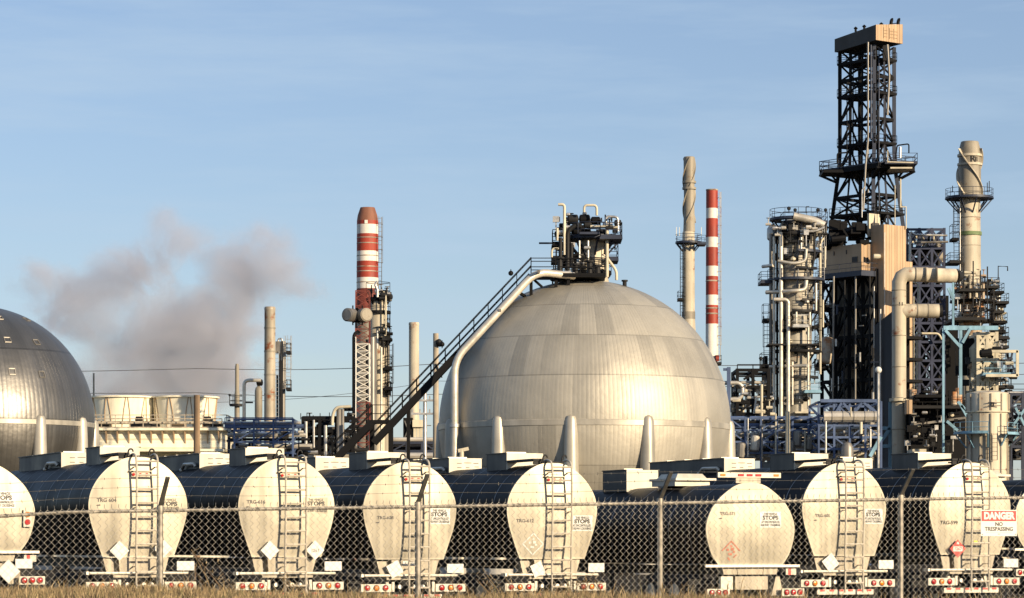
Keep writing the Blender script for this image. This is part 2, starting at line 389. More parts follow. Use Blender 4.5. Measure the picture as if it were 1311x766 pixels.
for nm, c in (('straw_pale', (.40, .30, .16)), ('straw_tan', (.26, .185, .095)), ('straw_brown', (.11, .07, .04)), ('straw_green', (.13, .12, .05))):
    mat(nm, c, 0, .8, .3, 3)
def build_grass():
    r = random.Random(5); b = Bag(); V = b.v; Fc = b.f
    for i in range(110000):
        x = r.uniform(-6.5, 6.5); y = 15.5+8.2*r.random()
        if math.sin(x*5.1+y*2)+math.sin(x*2.3-y*3.3) < -1.35+r.random()*.9: continue
        z = ground_z(x, y)-.01
        clump = .5+.5*math.sin(x*3.1+1.3*math.sin(y*2.1))*math.sin(y*1.7+x)
        h = r.uniform(.025, .06)*(1+.6*clump)*(r.uniform(1.5, 2.6) if r.random() < .05 else 1); a = r.uniform(0, 6.283); w = r.uniform(.0015, .0035)
        ln = r.uniform(.1, .75)*h; la = r.uniform(0, 6.283)
        dx, dy = math.cos(a)*w, math.sin(a)*w; lx, ly = math.cos(la)*ln, math.sin(la)*ln
        o = len(V)
        V += [Vector((x-dx, y-dy, z)), Vector((x+dx, y+dy, z)), Vector((x+dx*.7+lx*.4, y+dy*.7+ly*.4, z+h*.6)), Vector((x-dx*.7+lx*.4, y-dy*.7+ly*.4, z+h*.6)), Vector((x+lx, y+ly, z+h*.95))]
        Fc.append([o, o+1, o+2, o+3]); Fc.append([o+3, o+2, o+4])
        mi = r.choice((0, 0, 0, 1, 1, 1, 2, 3)); b.m += [mi, mi]; b.sm += [False, False]
    me = bpy.data.meshes.new('dry_grass'); me.from_pydata([tuple(v) for v in V], [], Fc)
    me.polygons.foreach_set('material_index', b.m)
    for q in ('straw_pale', 'straw_tan', 'straw_brown', 'straw_green'): me.materials.append(MATS[q])
    o = bpy.data.objects.new('dry_grass', me); COL.objects.link(o); tag(o, kind='stuff')
build_grass()

# tall dry weeds standing between the bank and the fence
def weed(px, top, Y, lean, n, label, seed):
    r = random.Random(seed); x0 = X(px, Y); z0 = ground_z(x0, Y)
    b = Bag(); zt = Z(top, Y)
    for i in range(n):
        x = x0+r.uniform(-.12, .12); y = Y+r.uniform(-.15, .15); h = (zt-z0)*r.uniform(.72, 1); l = lean*h*r.uniform(.6, 1.2)
        pts = [Vector((x+l*t*t, y+.05*t, z0-.03+h*t)) for t in (0, .35, .7, 1)]
        b.mi = r.choice((1, 1, 2)); b.poly(pts, .006, 4, r2=.0025)
        b.mi = r.choice((0, 1))
        for k in range(26):      # small seed sprays and curled leaves up the stalk
            t = r.uniform(.35, 1); p = Vector((x+l*t*t, y+.05*t, z0+h*t)); a = r.uniform(0, 6.283); q = r.uniform(.03, .10)*(1.4-t*.6)
            d = Vector((math.cos(a)*q, math.sin(a)*q, q*r.uniform(-.2, .9))); s = Vector((-math.sin(a), math.cos(a), .4))*.005
            b.add([p, p+d*.6+s, p+d, p+d*.6-s], [(0, 1, 2, 3)])
    o = b.build('dry_weed', ['straw_pale', 'straw_tan', 'straw_brown'], origin=(x0, Y, z0))
    tag(o, label, 'weed', 'dry weeds standing along the fence')
for w in ((297, 690, 26, -.42, 3, 'tall brown dry weed leaning left below the gap between the first two laddered tankers', 1),
          (338, 702, 27, -.5, 4, 'bushy brown dry weed leaning left in front of the second laddered tanker', 2),
          (64, 722, 26, -.3, 2, 'small dry weed by the tilted white placard of the cut off tanker', 3),
          (400, 726, 25, -.5, 3, 'short dry weed right of the second laddered tanker ladder', 4),
          (585, 727, 26, -.1, 3, 'thin dry weed below the licence plate of the third laddered tanker', 5),
          (668, 722, 25.5, -.5, 4, 'reddish dry weed leaning left in front of the fourth laddered tanker', 6),
          (800, 724, 26.5, -.45, 4, 'tall dry weed leaning left beside the lit fence post', 7),
          (880, 712, 26.5, -.2, 4, 'upright dry weed left of the tanker without a ladder', 8),
          (925, 722, 25.5, .1, 3, 'dry weed in front of the tanker without a ladder', 9),
          (742, 738, 24, .3, 3, 'low dry weed leaning right near the plate of the fourth laddered tanker', 10)):
    weed(*w)

# ------------------------------------------------------------------ chain link fence
FA = R(22.8); FD = Vector((math.cos(FA), math.sin(FA), 0)); FN = Vector((math.sin(FA), -math.cos(FA), 0))
F0 = Vector((.4, 31, 0))
def fence_t(px):
    """distance along the fence line of the point seen at pixel column px"""
    k = (px-CX)/F; return (k*F0.y-F0.x)/(FD.x-k*FD.y)
def rail_z(t):
    p = F0+FD*t
    return 2.055+.021*(p.x+3.5)-(.05*max(0, (-4.35-p.x)) if p.x < -4.35 else 0)
def build_fence():
    root = thing('chain_link_fence', F0, 'weathered chain link fence topped with barbed wire running in front of the tankers', 'fence')
    r = random.Random(3)
    posts = [fence_t(p) for p in (-118, 205, 535, 845, 1153, 1452)]
    t0, t1 = posts[0]-1.2, posts[-1]+1.2
    for i, t in enumerate(posts):
        p = F0+FD*t; zr = rail_z(t); g = ground_z(p.x, p.y)
        b = Bag(); b.tube(p+Vector((0, 0, g-.3)), p+Vector((0, 0, zr+.03)), .030, 12)
        b.lathe(p, [(.036, zr-.03), (.038, zr+.02), (.033, zr+.05), (.0, zr+.06)], 12)
        b.lathe(p, [(.033, zr-.30), (.034, zr-.28), (.033, zr-.26)], 12)
        po = b.build('post', 'fence_galv', root)
        a = Bag(); base = p+Vector((0, 0, zr+.035)); tip = base+FN*.27+Vector((0, 0, .29))
        a.beam(base, tip, .042, .020)
        a.build('barb_arm', 'arm_shaded', po)  # arm colour darkened to paint its shaded underside
    b = Bag(); N = 60
    b.poly([F0+FD*(t0+(t1-t0)*i/N)-FN*.0+Vector((0, 0, rail_z(t0+(t1-t0)*i/N))) for i in range(N+1)], .0165, 8)
    t = t0
    while t < t1:                                     # tie wires round the rail
        p = F0+FD*t+Vector((0, 0, rail_z(t))); b.lathe(p, [(.021, -.019), (.023, 0), (.021, .019)], 6); t += r.uniform(.22, .34)
    b.build('top_rail', 'fence_galv', root)
    # woven wires, each a zigzag from the ground to a twisted end above the rail
    b = Bag(); P = .0355; n = int((t1-t0)/P)
    for i in range(n):
        t = t0+i*P; base = F0+FD*t+FN*.024; zt = rail_z(t)+.035; pts = []; k = 0; z = zt
        while z > .25:
            s = (k+i) % 2
            pts.append(base+FD*(s*P+r.uniform(-.002, .002))+FN*(.002 if s else -.002)+Vector((0, 0, z))); z -= P; k += 1
        b.poly(pts, .0021, 3, cap=False)
        tip = pts[0]
        if i % 2 == 0: b.poly([tip, tip+Vector((0, 0, .035))+FD*r.uniform(-.008, .008)+FN*.008], .0032, 3, cap=False)
    b.build('wire_mesh', 'fence_wire', root)
    for k, f in enumerate((.35, .66, .97)):
        b = Bag(); pts = []
        for a, c in zip(posts[:-1], posts[1:]):
            for q in range(8):
                t = a+(c-a)*q/8; u = q/8; sag = .018*math.sin(math.pi*u)
                pts.append(F0+FD*t+FN*(.27*f)+Vector((0, 0, rail_z(t)+.035+.29*f+.012-sag)))
        b.poly(pts, .0015, 4, cap=False)
        t = posts[0]
        while t < posts[-1]:
            j = max(i for i in range(len(posts)-1) if posts[i] <= t); u = (t-posts[j])/(posts[j+1]-posts[j]); sag = .018*math.sin(math.pi*u)
            p = F0+FD*t+FN*(.27*f)+Vector((0, 0, rail_z(t)+.047+.29*f-sag))
            for q in range(2):
                d = Vector((r.uniform(-1, 1)*.3, r.uniform(-1, 1), r.uniform(-1, 1))).normalized()*.016; b.tube(p-d, p+d, .0016, 3, cap=False)
            b.ball(p, .0045, 5); t += .155
        b.build('barbed_wire', 'barb_metal', root)
    return root
build_fence()

# danger sign wired to the fence
def build_sign():
    t = (fence_t(1253)+fence_t(1299))/2; w = fence_t(1299)-fence_t(1253); p = F0+FD*t+FN*.045; Y = p.y
    zt, zb = Z(653, Y), Z(686.5, Y); h = zt-zb; zc = (zt+zb)/2
    root = thing('warning_sign', (p.x, p.y, zc), 'white and red DANGER NO TRESPASSING sign wired to the chain link fence', 'sign')
    M3 = Matrix((FD, Vector((0, 0, 1)), FN)).transposed()       # text plane: x along the fence, y up, z to the camera
    def place(x, y, z): return Matrix.Translation(M3@Vector((x, y, z)))@M3.to_4x4()
    def plate(name, x0, x1, y0, y1, z0, z1, m, par):
        b = Bag(); q = lambda x, y, z: M3@Vector((x, y, z))
        b.hexa([q(x0, y0, z0), q(x1, y0, z0), q(x1, y1, z0), q(x0, y1, z0)], [q(x0, y0, z1), q(x1, y0, z1), q(x1, y1, z1), q(x0, y1, z1)])
        return b.build(name, m, par, origin=(0, 0, 0))
    bd = plate('board', -w/2, w/2, -h/2, h/2, -.003, 0, 'sign_white', root)
    plate('header', -w/2*.96, w/2*.96, h*.5-h*.43, h*.5-h*.035, 0.0005, .002, 'sign_red', bd)
    lettering('danger_text', 'DANGER', .105, 'sign_white', bd, place(0, h*.5-h*.235, .004), .006, fit=w*.86)
    lettering('notice_text', 'NO', .062, 'sign_black', bd, place(0, -h*.05, .003), .0015)
    lettering('notice_text', 'TRESPASSING', .062, 'sign_black', bd, place(0, -h*.235, .003), .0012, fit=w*.78)
    plate('rule', -w*.36, w*.36, -h*.375, -h*.37, 0, .0015, 'sign_black', bd)
    plate('small_print', -w*.03, w*.03, -h*.435, -h*.415, 0, .0015, 'sign_black', bd)
    for sx in (-1, 1):
        for sy in (-1, 1):
            b = Bag(); c = M3@Vector((sx*w*.46, sy*h*.44, .002)); b.ball(c, .006, 6); b.build('tie_bolt', 'fence_galv', root, origin=(0, 0, 0))
build_sign()

# ------------------------------------------------------------------ tank trailers
def spline(pts, n):
    """pts (z, half width) -> resampled smooth curve"""
    out = []
    for i in range(len(pts)-1):
        p0 = pts[max(0, i-1)]; p1 = pts[i]; p2 = pts[i+1]; p3 = pts[min(len(pts)-1, i+2)]
        for j in range(n):
            t = j/n
            out.append(tuple(.5*((2*p1[k])+(-p0[k]+p2[k])*t+(2*p0[k]-5*p1[k]+4*p2[k]-p3[k])*t*t+(-p0[k]+3*p1[k]-3*p2[k]+p3[k])*t**3) for k in (0, 1)))
    out.append(pts[-1]); return out
PEAR = [(1.43, .80), (1.72, .905), (1.95, .985), (2.18, 1.055), (2.42, 1.10), (2.62, 1.105), (2.85, 1.055), (3.08, .935), (3.26, .79), (3.42, .61), (3.54, .40), (3.60, .22), (3.62, 0)]
ROUND = [(1.26, .80), (1.48, .955), (1.74, 1.05), (2.05, 1.10), (2.31, 1.05), (2.55, .93), (2.72, .79), (2.88, .60), (3.01, .40), (3.08, .20), (3.10, 0)]
def outline(prof):
    half = spline(prof, 4); half[-1] = (half[-1][0], 0)
    right = [(w, z) for z, w in half]; left = [(-w, z) for z, w in half[:-1]]
    return right+left[::-1]         # from bottom right, up over the top, to bottom left
def scaled(pts, k, zc): return [(x*k, zc+(z-zc)*k) for x, z in pts]
class Head:
    """the dished rear head: a point at (x, z) gets its depth from how far it is from the rim"""
    def __init__(s, prof, bulge): s.o = outline(prof); s.zc = (prof[0][0]+prof[-1][0])/2; s.b = bulge
    def t(s, x, z):
        d = Vector((x, z-s.zc)); best = 9e9
        L = d.length
        if L < 1e-6: return 0
        n = len(s.o)
        for i in range(n):
            a = Vector((s.o[i][0], s.o[i][1]-s.zc)); b = Vector((s.o[(i+1) % n][0], s.o[(i+1) % n][1]-s.zc)); e = b-a
            den = d.x*e.y-d.y*e.x
            if abs(den) < 1e-9: continue
            k = (a.x*e.y-a.y*e.x)/den; u = (a.x*d.y-a.y*d.x)/den
            if k > 0 and -1e-6 <= u <= 1+1e-6: best = min(best, k)
        return min(1, 1/best)
    def y(s, x, z): return -s.b*(1-s.t(x, z)**2)
def loft(bag, rings, capa=False, capb=False, smooth=True):
    n = len(rings[0]); vs = [p for r in rings for p in r]; fs = []
    for i in range(len(rings)-1):
        for j in range(n): j2 = (j+1) % n; fs.append((i*n+j, i*n+j2, (i+1)*n+j2, (i+1)*n+j))
    bag.add(vs, fs, smooth)
    o = len(bag.v)-len(vs)
    if capa: bag.f.append([o+j for j in range(n)]); bag.m.append(bag.mi); bag.sm.append(False)
    if capb: bag.f.append([o+(len(rings)-1)*n+j for j in range(n)]); bag.m.append(bag.mi); bag.sm.append(False)

def wheel(root, x, y):
    b = Bag()
    for dx in ((-.16, .16) if abs(x) > .1 else (0,)):
        c = Vector((x+dx, y, .52)); prof = [(.30, -.12), (.46, -.13), (.51, -.10), (.52, 0), (.51, .10), (.46, .13), (.30, .12)]
        vs = []; n = 24
        for r, z in prof:
            for j in range(n): a = 2*math.pi*j/n; vs.append(c+Vector((z, r*math.cos(a), r*math.sin(a))))
        fs = [(i*n+j, i*n+(j+1) % n, (i+1)*n+(j+1) % n, (i+1)*n+j) for i in range(len(prof)-1) for j in range(n)]
        b.add(vs, fs, True)
    w = b.build('wheel', 'rubber', root)
    b = Bag(); b.tube((x-.27, y, .52), (x+.27, y, .52), .30, 16); b.tube((x-.33, y, .52), (x+.33, y, .52), .10, 10); b.build('rim', 'bar_aluminium', w)

def trailer_base(name, prof, bulge, length, zs):
    root = thing(name, (0, 0, 0), None, 'tanker')
    hd = Head(prof, bulge); o = hd.o; zc = hd.zc
    b = Bag(); sh = scaled(o, .985, zc)
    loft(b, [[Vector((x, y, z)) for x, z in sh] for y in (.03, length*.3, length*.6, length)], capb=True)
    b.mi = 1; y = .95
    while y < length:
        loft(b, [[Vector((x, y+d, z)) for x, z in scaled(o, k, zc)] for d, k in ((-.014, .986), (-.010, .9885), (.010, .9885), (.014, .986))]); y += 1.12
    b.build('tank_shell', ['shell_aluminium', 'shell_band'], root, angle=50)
    b = Bag(); rings = []
    for t in (0.02, .15, .3, .45, .6, .75, .88, .96, 1.0): rings.append([Vector((x, -bulge*(1-t*t), z)) for x, z in scaled(o, t, zc)])
    rings.append([Vector((x, .0, z)) for x, z in scaled(o, 1.012, zc)])
    rings.append([Vector((x, .05, z)) for x, z in scaled(o, 1.012, zc)])
    rings.append([Vector((x, .06, z)) for x, z in scaled(o, .985, zc)])
    loft(b, rings, capa=True); b.build('rear_head', 'cap_aluminium', root, angle=40)
    # running gear
    b = Bag()
    for x in (-.45, .45): b.box((x, length*.5, zs-.12), (.12, length*.96, .2))
    for y in (.6, 2.2, 3.8, 6, 8, 10): b.box((0, y, zs-.12), (.78, .1, .16))
    for y in (1.5, 2.8): b.tube((-1.0, y, .52), (1.0, y, .52), .07, 8)
    for x in (-.5, .5): b.box((x, 2.15, .72), (.1, 2.4, .14))
    b.build('chassis', 'chassis_black', root)
    for y in (1.5, 2.8):
        for x in (-.92, .92): wheel(root, x, y)
    for x in (-.55, .55):
        b = Bag(); b.box((x, 9.0, .62), (.11, .11, 1.1)); b.box((x, 9.0, .04), (.3, .3, .05)); b.build('landing_leg', 'chassis_black', root)
    return root, hd

def light_panel(root, x, z, w, cols, mt='box_white', y=-.12):
    b = Bag(); b.box((x, y+.03, z), (w, .05, .175)); p = b.build('tail_light_panel', mt, root)
    for k, c in enumerate(cols):
        lx = x+(k-1)*w*.30; l = Bag()
        l.mi = 1; prof = [(.072, 0), (.072, .012), (.060, .016), (.058, .018)]
        def disc(bag, pr):
            vs = []; n = 16
            for r, d in pr:
                for j in range(n): a = 2*math.pi*j/n; vs.append(Vector((lx+r*math.cos(a), y+.004-d, z+r*math.sin(a))))
            fs = [(i*n+j, i*n+(j+1) % n, (i+1)*n+(j+1) % n, (i+1)*n+j) for i in range(len(pr)-1) for j in range(n)]
            fs.append(tuple((len(pr)-1)*n+j for j in range(n))); bag.add(vs, fs, True)
        disc(l, prof); l.mi = 0; disc(l, [(.058, .017), (.045, .026), (.02, .031), (.004, .032)])
        l.build('tail_light', ['lamp_red' if c == 'r' else 'lamp_amber', 'chassis_black'], p)
    return p
def tilted_plate(root, name, x, y, z, side, ang, mt, tx=0, thick=.006):
    """a square plate turned by ang about the view axis, leaning tx"""
    b = Bag(); M = Matrix.Translation((x, y, z))@Matrix.Rotation(R(tx), 4, 'X')@Matrix.Rotation(R(ang), 4, 'Y'); h = side/2
    q = lambda a, d, c: M@Vector((a, d, c))
    b.hexa([q(-h, 0, -h), q(h, 0, -h), q(h, thick, -h), q(-h, thick, -h)], [q(-h, 0, h), q(h, 0, h), q(h, thick, h), q(-h, thick, h)])
    return b.build(name, mt, root)
TXT = Matrix.Rotation(R(90), 4, 'X')       # text plane (x, y) -> (x, 0, z), facing -Y
def tmat(x, y, z): return Matrix.Translation((x, y, z))@TXT
def dam_box(root, y0, y1, w, zt, zb, xo=0, labels=False, pipe=True):
    b = Bag(); t = .02
    # an open topped spill box of sheet with a folded rim
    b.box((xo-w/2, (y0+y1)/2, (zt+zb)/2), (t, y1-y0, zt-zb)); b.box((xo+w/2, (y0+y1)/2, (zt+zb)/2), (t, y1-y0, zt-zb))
    b.mi = 1; b.box((xo, y0-.011, (zt+zb)/2), (w+t+.004, t, zt-zb)); b.mi = 0; b.box((xo, y1+.011, (zt+zb)/2), (w+t+.004, t, zt-zb))  # shade put into the colour: dark sheet everywhere but the sunlit rear panel
    b.box((xo, (y0+y1)/2, zt-.09), (w-t-.004, y1-y0-.004, .03))
    b.beam((xo-w/2-.025, y0-.03, zt+.002), (xo-w/2-.025, y1+.03, zt+.002), .03, .022); b.beam((xo+w/2+.025, y0-.03, zt+.002), (xo+w/2+.025, y1+.03, zt+.002), .03, .022)
    bx = b.build('spill_box', ['sheet_shaded', 'box_white'], root)
    for k in range(int((y1-y0)/1.1)+1):
        y = y0+.55+k*1.1
        if y > y1-.3: break
        l = Bag(); l.lathe((xo, y, zt-.08), [(.25, 0), (.25, .05), (.2, .09), (.0, .10)], 18); l.box((xo, y, zt+.03), (.5, .05, .03)); l.build('hatch', 'bar_aluminium', bx)
    if labels:
        for (dx, dz, ww) in ((-.16, .30, .13), (-.16, .20, .12), (.06, .31, .20), (.28, .30, .14), (.30, .22, .12), (.06, .20, .10)): l = Bag(); l.box((xo+dx, y0-.0225, zb+(zt-zb)*dz*2.4), (ww, .003, .018)); l.build('label_plate', 'faded_ink', bx)
    if pipe:
        l = Bag(); xs = xo-w/2-.085
        l.poly([(xs+.04, y0+.2, zb+.14), (xs, y0+.25, zb+.20), (xs, y0+1.1, zb+.21), (xs, y0+1.25, zb+.12)], .045, 8, bend=.1)
        l.ball((xs, y0+1.32, zb+.07), .06, 8); l.build('vent_pipe', 'silver_pipe', bx)
    return bx

def pear_trailer(name):
    root, hd = trailer_base(name, PEAR, .11, 11.6, 1.40)
    # lower skirt under the head, with recesses left and right
    b = Bag(); y0, y1 = .05, .5
    def slab(xa, xb, xc, xd, z1, z2, ya, yb):   # bottom edge xa..xb at z1, top xc..xd at z2
        b.hexa([(xa, ya, z1), (xb, ya, z1), (xb, yb, z1), (xa, yb, z1)], [(xc, ya, z2), (xd, ya, z2), (xd, yb, z2), (xc, yb, z2)])
    slab(-.70, -.535, -.79, -.56, 1.03, 1.375, .03, .34); slab(-.41, .60, -.44, .70, 1.03, 1.40, .02, .38); slab(-.56, -.40, -.60, -.42, 1.03, 1.38, .20, .37)
    b.box((.02, .03, .985), (1.18, .10, .055)); b.build('rear_skirt', 'skirt_aluminium', root)
    b = Bag(); b.tube((-1.12, -.06, 1.055), (1.12, -.06, 1.055), .03, 8); b.beam((-1.16, -.06, 1.055), (-1.16, .2, 1.055), .05, .07)
    for x in (-.6, 0, .6): b.beam((x, -.06, 1.055), (x, .1, 1.02), .04)
    b.build('bumper_bar', 'bar_aluminium', root)
    # ladder with curved tops
    lx = .13; st = .225; hw = .24
    lad = Bag()
    for x in (lx-hw, lx+hw):
        pts = [(x, -st-.02, .55), (x, -st-.02, 1.4), (x, -st-.06, 2.3), (x, -st-.06, 3.30), (x, -st-.03, 3.62), (x, -.02, 3.70), (x, .30, 3.66)]
        lad.poly(pts, .025, 8, bend=.14)
        for z in (1.2, 2.5, 3.4): lad.beam((x, -st-.03, z), (x, hd.y(x, z) if z > 1.45 else .02, z), .03, .02)
    for k in range(10):
        z = .78+k*.305; lad.tube((lx-hw, -st-.04, z), (lx+hw, -st-.04, z), .024, 6)
    L = lad.build('ladder', 'ladder_metal', root)
    for x in (lx-hw-.06, lx+hw-.06):
        g = Bag(); g.poly([(x-.06, .02, 3.60), (x-.06, .02, 3.72), (x-.03, .02, 3.80), (x+.04, .02, 3.80), (x+.06, .02, 3.74)], .018, 6, bend=.06); g.build('grab_hook', 'dark_steel', L)
    # three marker lamps on a plate
    b = Bag(); zp = 3.235; yp = hd.y(.0, zp)-.012
    b.box((.02, yp, zp), (.42, .014, .10)); b.box((.02, yp-.012, zp+.075), (.5, .10, .02)); P = b.build('marker_plate', 'cap_aluminium', root)
    for x in (-.13, .02, .17):
        l = Bag(); l.tube((x, yp-.006, zp), (x, yp-.03, zp), .034, 12); l.build('marker_lamp', 'lamp_red', P)
    # walkway rail along the top, from the ladder to the first spill box
    b = Bag(); b.box((-.30, .95, 3.70), (.26, 1.7, .05)); b.box((-.30, .14, 3.645), (.22, .03, .12)); b.box((.05, .35, 3.64), (.5, .7, .035)); b.build('walkway', 'dark_steel', root)
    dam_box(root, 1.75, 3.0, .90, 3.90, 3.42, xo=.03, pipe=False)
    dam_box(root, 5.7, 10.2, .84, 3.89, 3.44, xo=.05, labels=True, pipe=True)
    for s, x in ((-1, -.85), (1, .94)): light_panel(root, x, .775, .72, 'rar')
    for x in (-.45, .52): b = Bag(); b.box((x, -.10, .80), (.06, .05, .22)); b.build('lamp_bracket', 'box_white', root)
    # plate on its arm
    b = Bag(); b.box((1.04, -.15, 1.215), (.40, .012, .205)); pl = b.build('licence_plate', 'sign_white', root)
    b = Bag(); b.beam((1.0, -.14, 1.12), (1.0, -.02, 1.05), .03); b.build('plate_bracket', 'bar_aluminium', pl)
    # under-ride guard with red and white tape
    b = Bag()
    b.box((0, -.02, .565), (1.5, .08, .12))
    for x in (-.5, .5): b.beam((x, .05, .56), (x, .3, 1.2), .07)
    g = b.build('underride_guard', 'box_white', root)
    for k in range(6):
        l = Bag(); l.box((-.62+k*.25, -.0625, .60), (.13, .004, .045)); l.build('reflector', 'sign_red', g)
    for x in (-.95, .95): b = Bag(); b.box((x, .62, .55), (.6, .012, .75)); b.build('mud_flap', 'rubber', root)
    for x in (-.25, .12, .3):
        b = Bag(); b.tube((x, -.03, .80), (x, .1, .80), .05, 8); b.build('hose_coupling', 'bar_aluminium', root)
    return root, hd

def round_trailer(name, bar=True):
    root, hd = trailer_base(name, ROUND, .10, 11.6, 1.24)
    b = Bag()
    for x0, x1 in ((-.72, -.36), (-.345, .32), (.335, .70)):
        b.hexa([(x0*.93, -.0, 1.03), (x1*.93, 0, 1.03), (x1*.93, .3, 1.03), (x0*.93, .3, 1.03)], [(x0, -.0, 1.21), (x1, 0, 1.21), (x1, .3, 1.21), (x0, .3, 1.21)])
    b.build('rear_skirt', 'skirt_aluminium', root)
    b = Bag(); b.box((0, -.09, 1.225), (2.36, .07, .055)); b.build('bumper_bar', 'bar_aluminium', root)
    if bar:
        b = Bag(); b.box((0, .08, 3.275), (1.58, .06, .115)); lb = b.build('lamp_bar', 'box_white', root)
        n = Bag(); n.box((-.02, .10, 3.16), (.62, .05, .13)); n.build('lamp_bar_neck', 'skirt_aluminium', lb)
        for x, w, m in ((-.67, .12, 'lamp_amber'), (-.22, .14, 'lamp_red'), (.0, .14, 'lamp_red'), (.22, .14, 'lamp_red'), (.67, .12, 'lamp_amber')):
            l = Bag(); l.box((x, .043, 3.275), (w, .02, .05)); l.build('marker_lamp', m, lb)
    for x in (-.86, 1.02): light_panel(root, x, .625, .56, 'rrr')
    for x, w in ((-.62, .30), (.0, .82)):
        b = Bag(); b.box((x, .0, .84), (w, .10, .30)); b.build('hose_box', 'box_white' if x < -.3 else 'skirt_aluminium', root)
    b = Bag(); b.hexa([(.55, .05, .55), (.85, .05, .55), (.85, .1, .55), (.55, .1, .55)], [(.66, .05, .98), (.76, .05, .98), (.76, .1, .98), (.66, .1, .98)]); b.build('mud_flap_hanger', 'skirt_aluminium', root)
    b = Bag(); b.box((1.0, -.02, 1.09), (.26, .05, .14)); cb = b.build('control_box', 'box_white', root)
    b = Bag(); b.box((.96, -.048, 1.09), (.07, .006, .14)); b.build('red_tape', 'sign_red', cb)
    for x in (-.95, .95): b = Bag(); b.box((x, .62, .55), (.6, .012, .75)); b.build('mud_flap', 'rubber', root)
    # low hatch slab and a spill box further along
    b = Bag(); b.box((.05, 3.7, 3.24), (1.05, 1.5, .055)); b.hexa([(-.35, 3.2, 3.27), (.45, 3.2, 3.27), (.45, 4.3, 3.27), (-.35, 4.3, 3.27)], [(-.27, 3.28, 3.38), (.37, 3.28, 3.38), (.37, 4.2, 3.38), (-.27, 4.2, 3.38)])
    b.box((.0, 3.7, 3.15), (.9, 1.3, .13)); b.build('hatch_cover', 'box_white', root)
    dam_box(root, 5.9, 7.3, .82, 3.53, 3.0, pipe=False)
    return root, hd

PEAR_PROTO, PHEAD = pear_trailer('tank_trailer')
ROUND_PROTO, RHEAD = round_trailer('tank_trailer')
YAW = R(22)
def put(root, px, Y, dz=0):
    root.location = (X(px, Y), Y, dz); root.rotation_euler = (0, 0, YAW)
def notice(root, hd, x, z, w=.58, board=True, tall=.36):
    """the railway crossing notice, laid on the head"""
    pr = lambda d: (lambda v: Vector((v.x, hd.y(v.x, v.z)-d, v.z)))
    y = hd.y(x, z)
    b = Bag(); n = 6; vs = []
    for i in range(n+1):
        for j in range(n+1): u, v = x-w/2+w*i/n, z-tall/2+tall*j/n; vs.append((u, hd.y(u, v)-.006, v))
    b.add(vs, [(i*(n+1)+j, (i+1)*(n+1)+j, (i+1)*(n+1)+j+1, i*(n+1)+j+1) for i in range(n) for j in range(n)], True)
    nb = b.build('railway_notice', 'sign_white' if board else 'cap_aluminium', root)
    for s, dz, sz, f in (('THIS VEHICLE', .125, .075, .62), ('STOPS', .038, .125, .74), ('AT UNCONTROLLED', -.055, .075, .86), ('RAILWAY CROSSINGS', -.125, .075, .92)):
        lettering('notice_text', s, sz, 'sign_black', nb, tmat(x, 0, z+dz), .006 if s == 'STOPS' else .0022, fit=w*f, project=pr(.010))
def number(root, hd, s, x, z, size=.10, m='faded_ink', arrow=True):
    pr = lambda v: Vector((v.x, hd.y(v.x, v.z)-.006, v.z))
    o = lettering('unit_number', s, size, m, root, tmat(x, 0, z), .0028, project=pr)
    if arrow:
        b = Bag(); p = [pr(Vector((x-.17+a, 0, z-.12+c))) for a, c in ((-.05, 0), (.03, 0), (.03, .03), (-.05, .02))]; b.add(p, [(0, 1, 2, 3)]); b.build('maker_mark', m, root)
    return o
def placard(root, hd, x, z, kind, side=.31, tilt=45):
    """diamond holder standing off the tank; kind: blank, number, red, faded"""
    y = min(hd.y(x, z+.1) if z > 1.45 else 0, .0)-.10
    p = tilted_plate(root, 'placard', x, y, z, side, tilt, {'red': 'sign_red'}.get(kind, 'sign_white'))
    for sx in (-1, 1):
        b = Bag(); b.beam((x+sx*.05, y+.005, z+.06), (x+sx*.05, y+.13, z+.05), .02, .02); b.build('placard_clip', 'dark_steel', p)
    if kind == 'number':
        lettering('placard_number', '1267', .10, 'faded_ink', p, tmat(x, y-.003, z-.01), .001)
    if kind == 'red':
        b = Bag(); b.box((x, y-.003, z-.005), (.25, .003, .115)); q = b.build('number_panel', 'sign_white', p)
        lettering('placard_number', '1267', .105, 'sign_red', q, tmat(x, y-.006, z-.005), .003)
        b = Bag(); b.add([(x-.03, y-.003, z+.11), (x+.03, y-.003, z+.11), (x+.035, y-.003, z+.14), (x+.012, y-.003, z+.145), (x, y-.003, z+.18), (x-.014, y-.003, z+.15), (x-.035, y-.003, z+.145)], [tuple(range(7))]); b.build('flame_mark', 'sign_white', p)
    return p
def decal(root, hd, x, z, m, side=.30, red=False):
    """worn diamond outline stuck flat on the head"""
    b = Bag(); pr = lambda u, v: Vector((u, hd.y(u, v)-.007, v)); h = side*.707
    for k0, k1 in ((1, .84),):
        for i in range(4):
            a0, a1 = math.pi/2*i, math.pi/2*(i+1)
            for s in range(3):
                if red and (i, s) in ((2, 1), (3, 0), (3, 2), (2, 0)): continue
                t0, t1 = s/3, (s+.92)/3
                def e(k, t): return pr(x+k*h*(math.cos(a0)*(1-t)+math.cos(a1)*t), z+k*h*(math.sin(a0)*(1-t)+math.sin(a1)*t))
                b.add([e(k0, t0), e(k0, t1), e(k1, t1), e(k1, t0)], [(0, 1, 2, 3)])
    for dx, dz, w, q in ((-.08, .03, .06, .05), (.03, .04, .07, .06), (-.02, -.07, .09, .05), (.07, -.02, .05, .04), (0, .11, .05, .05)):
        b.add([pr(x+dx-w/2, z+dz-q/2), pr(x+dx+w/2, z+dz-q/2), pr(x+dx+w/2, z+dz+q/2), pr(x+dx-w/2, z+dz+q/2)], [(0, 1, 2, 3)])
    return b.build('placard_decal', m, root)

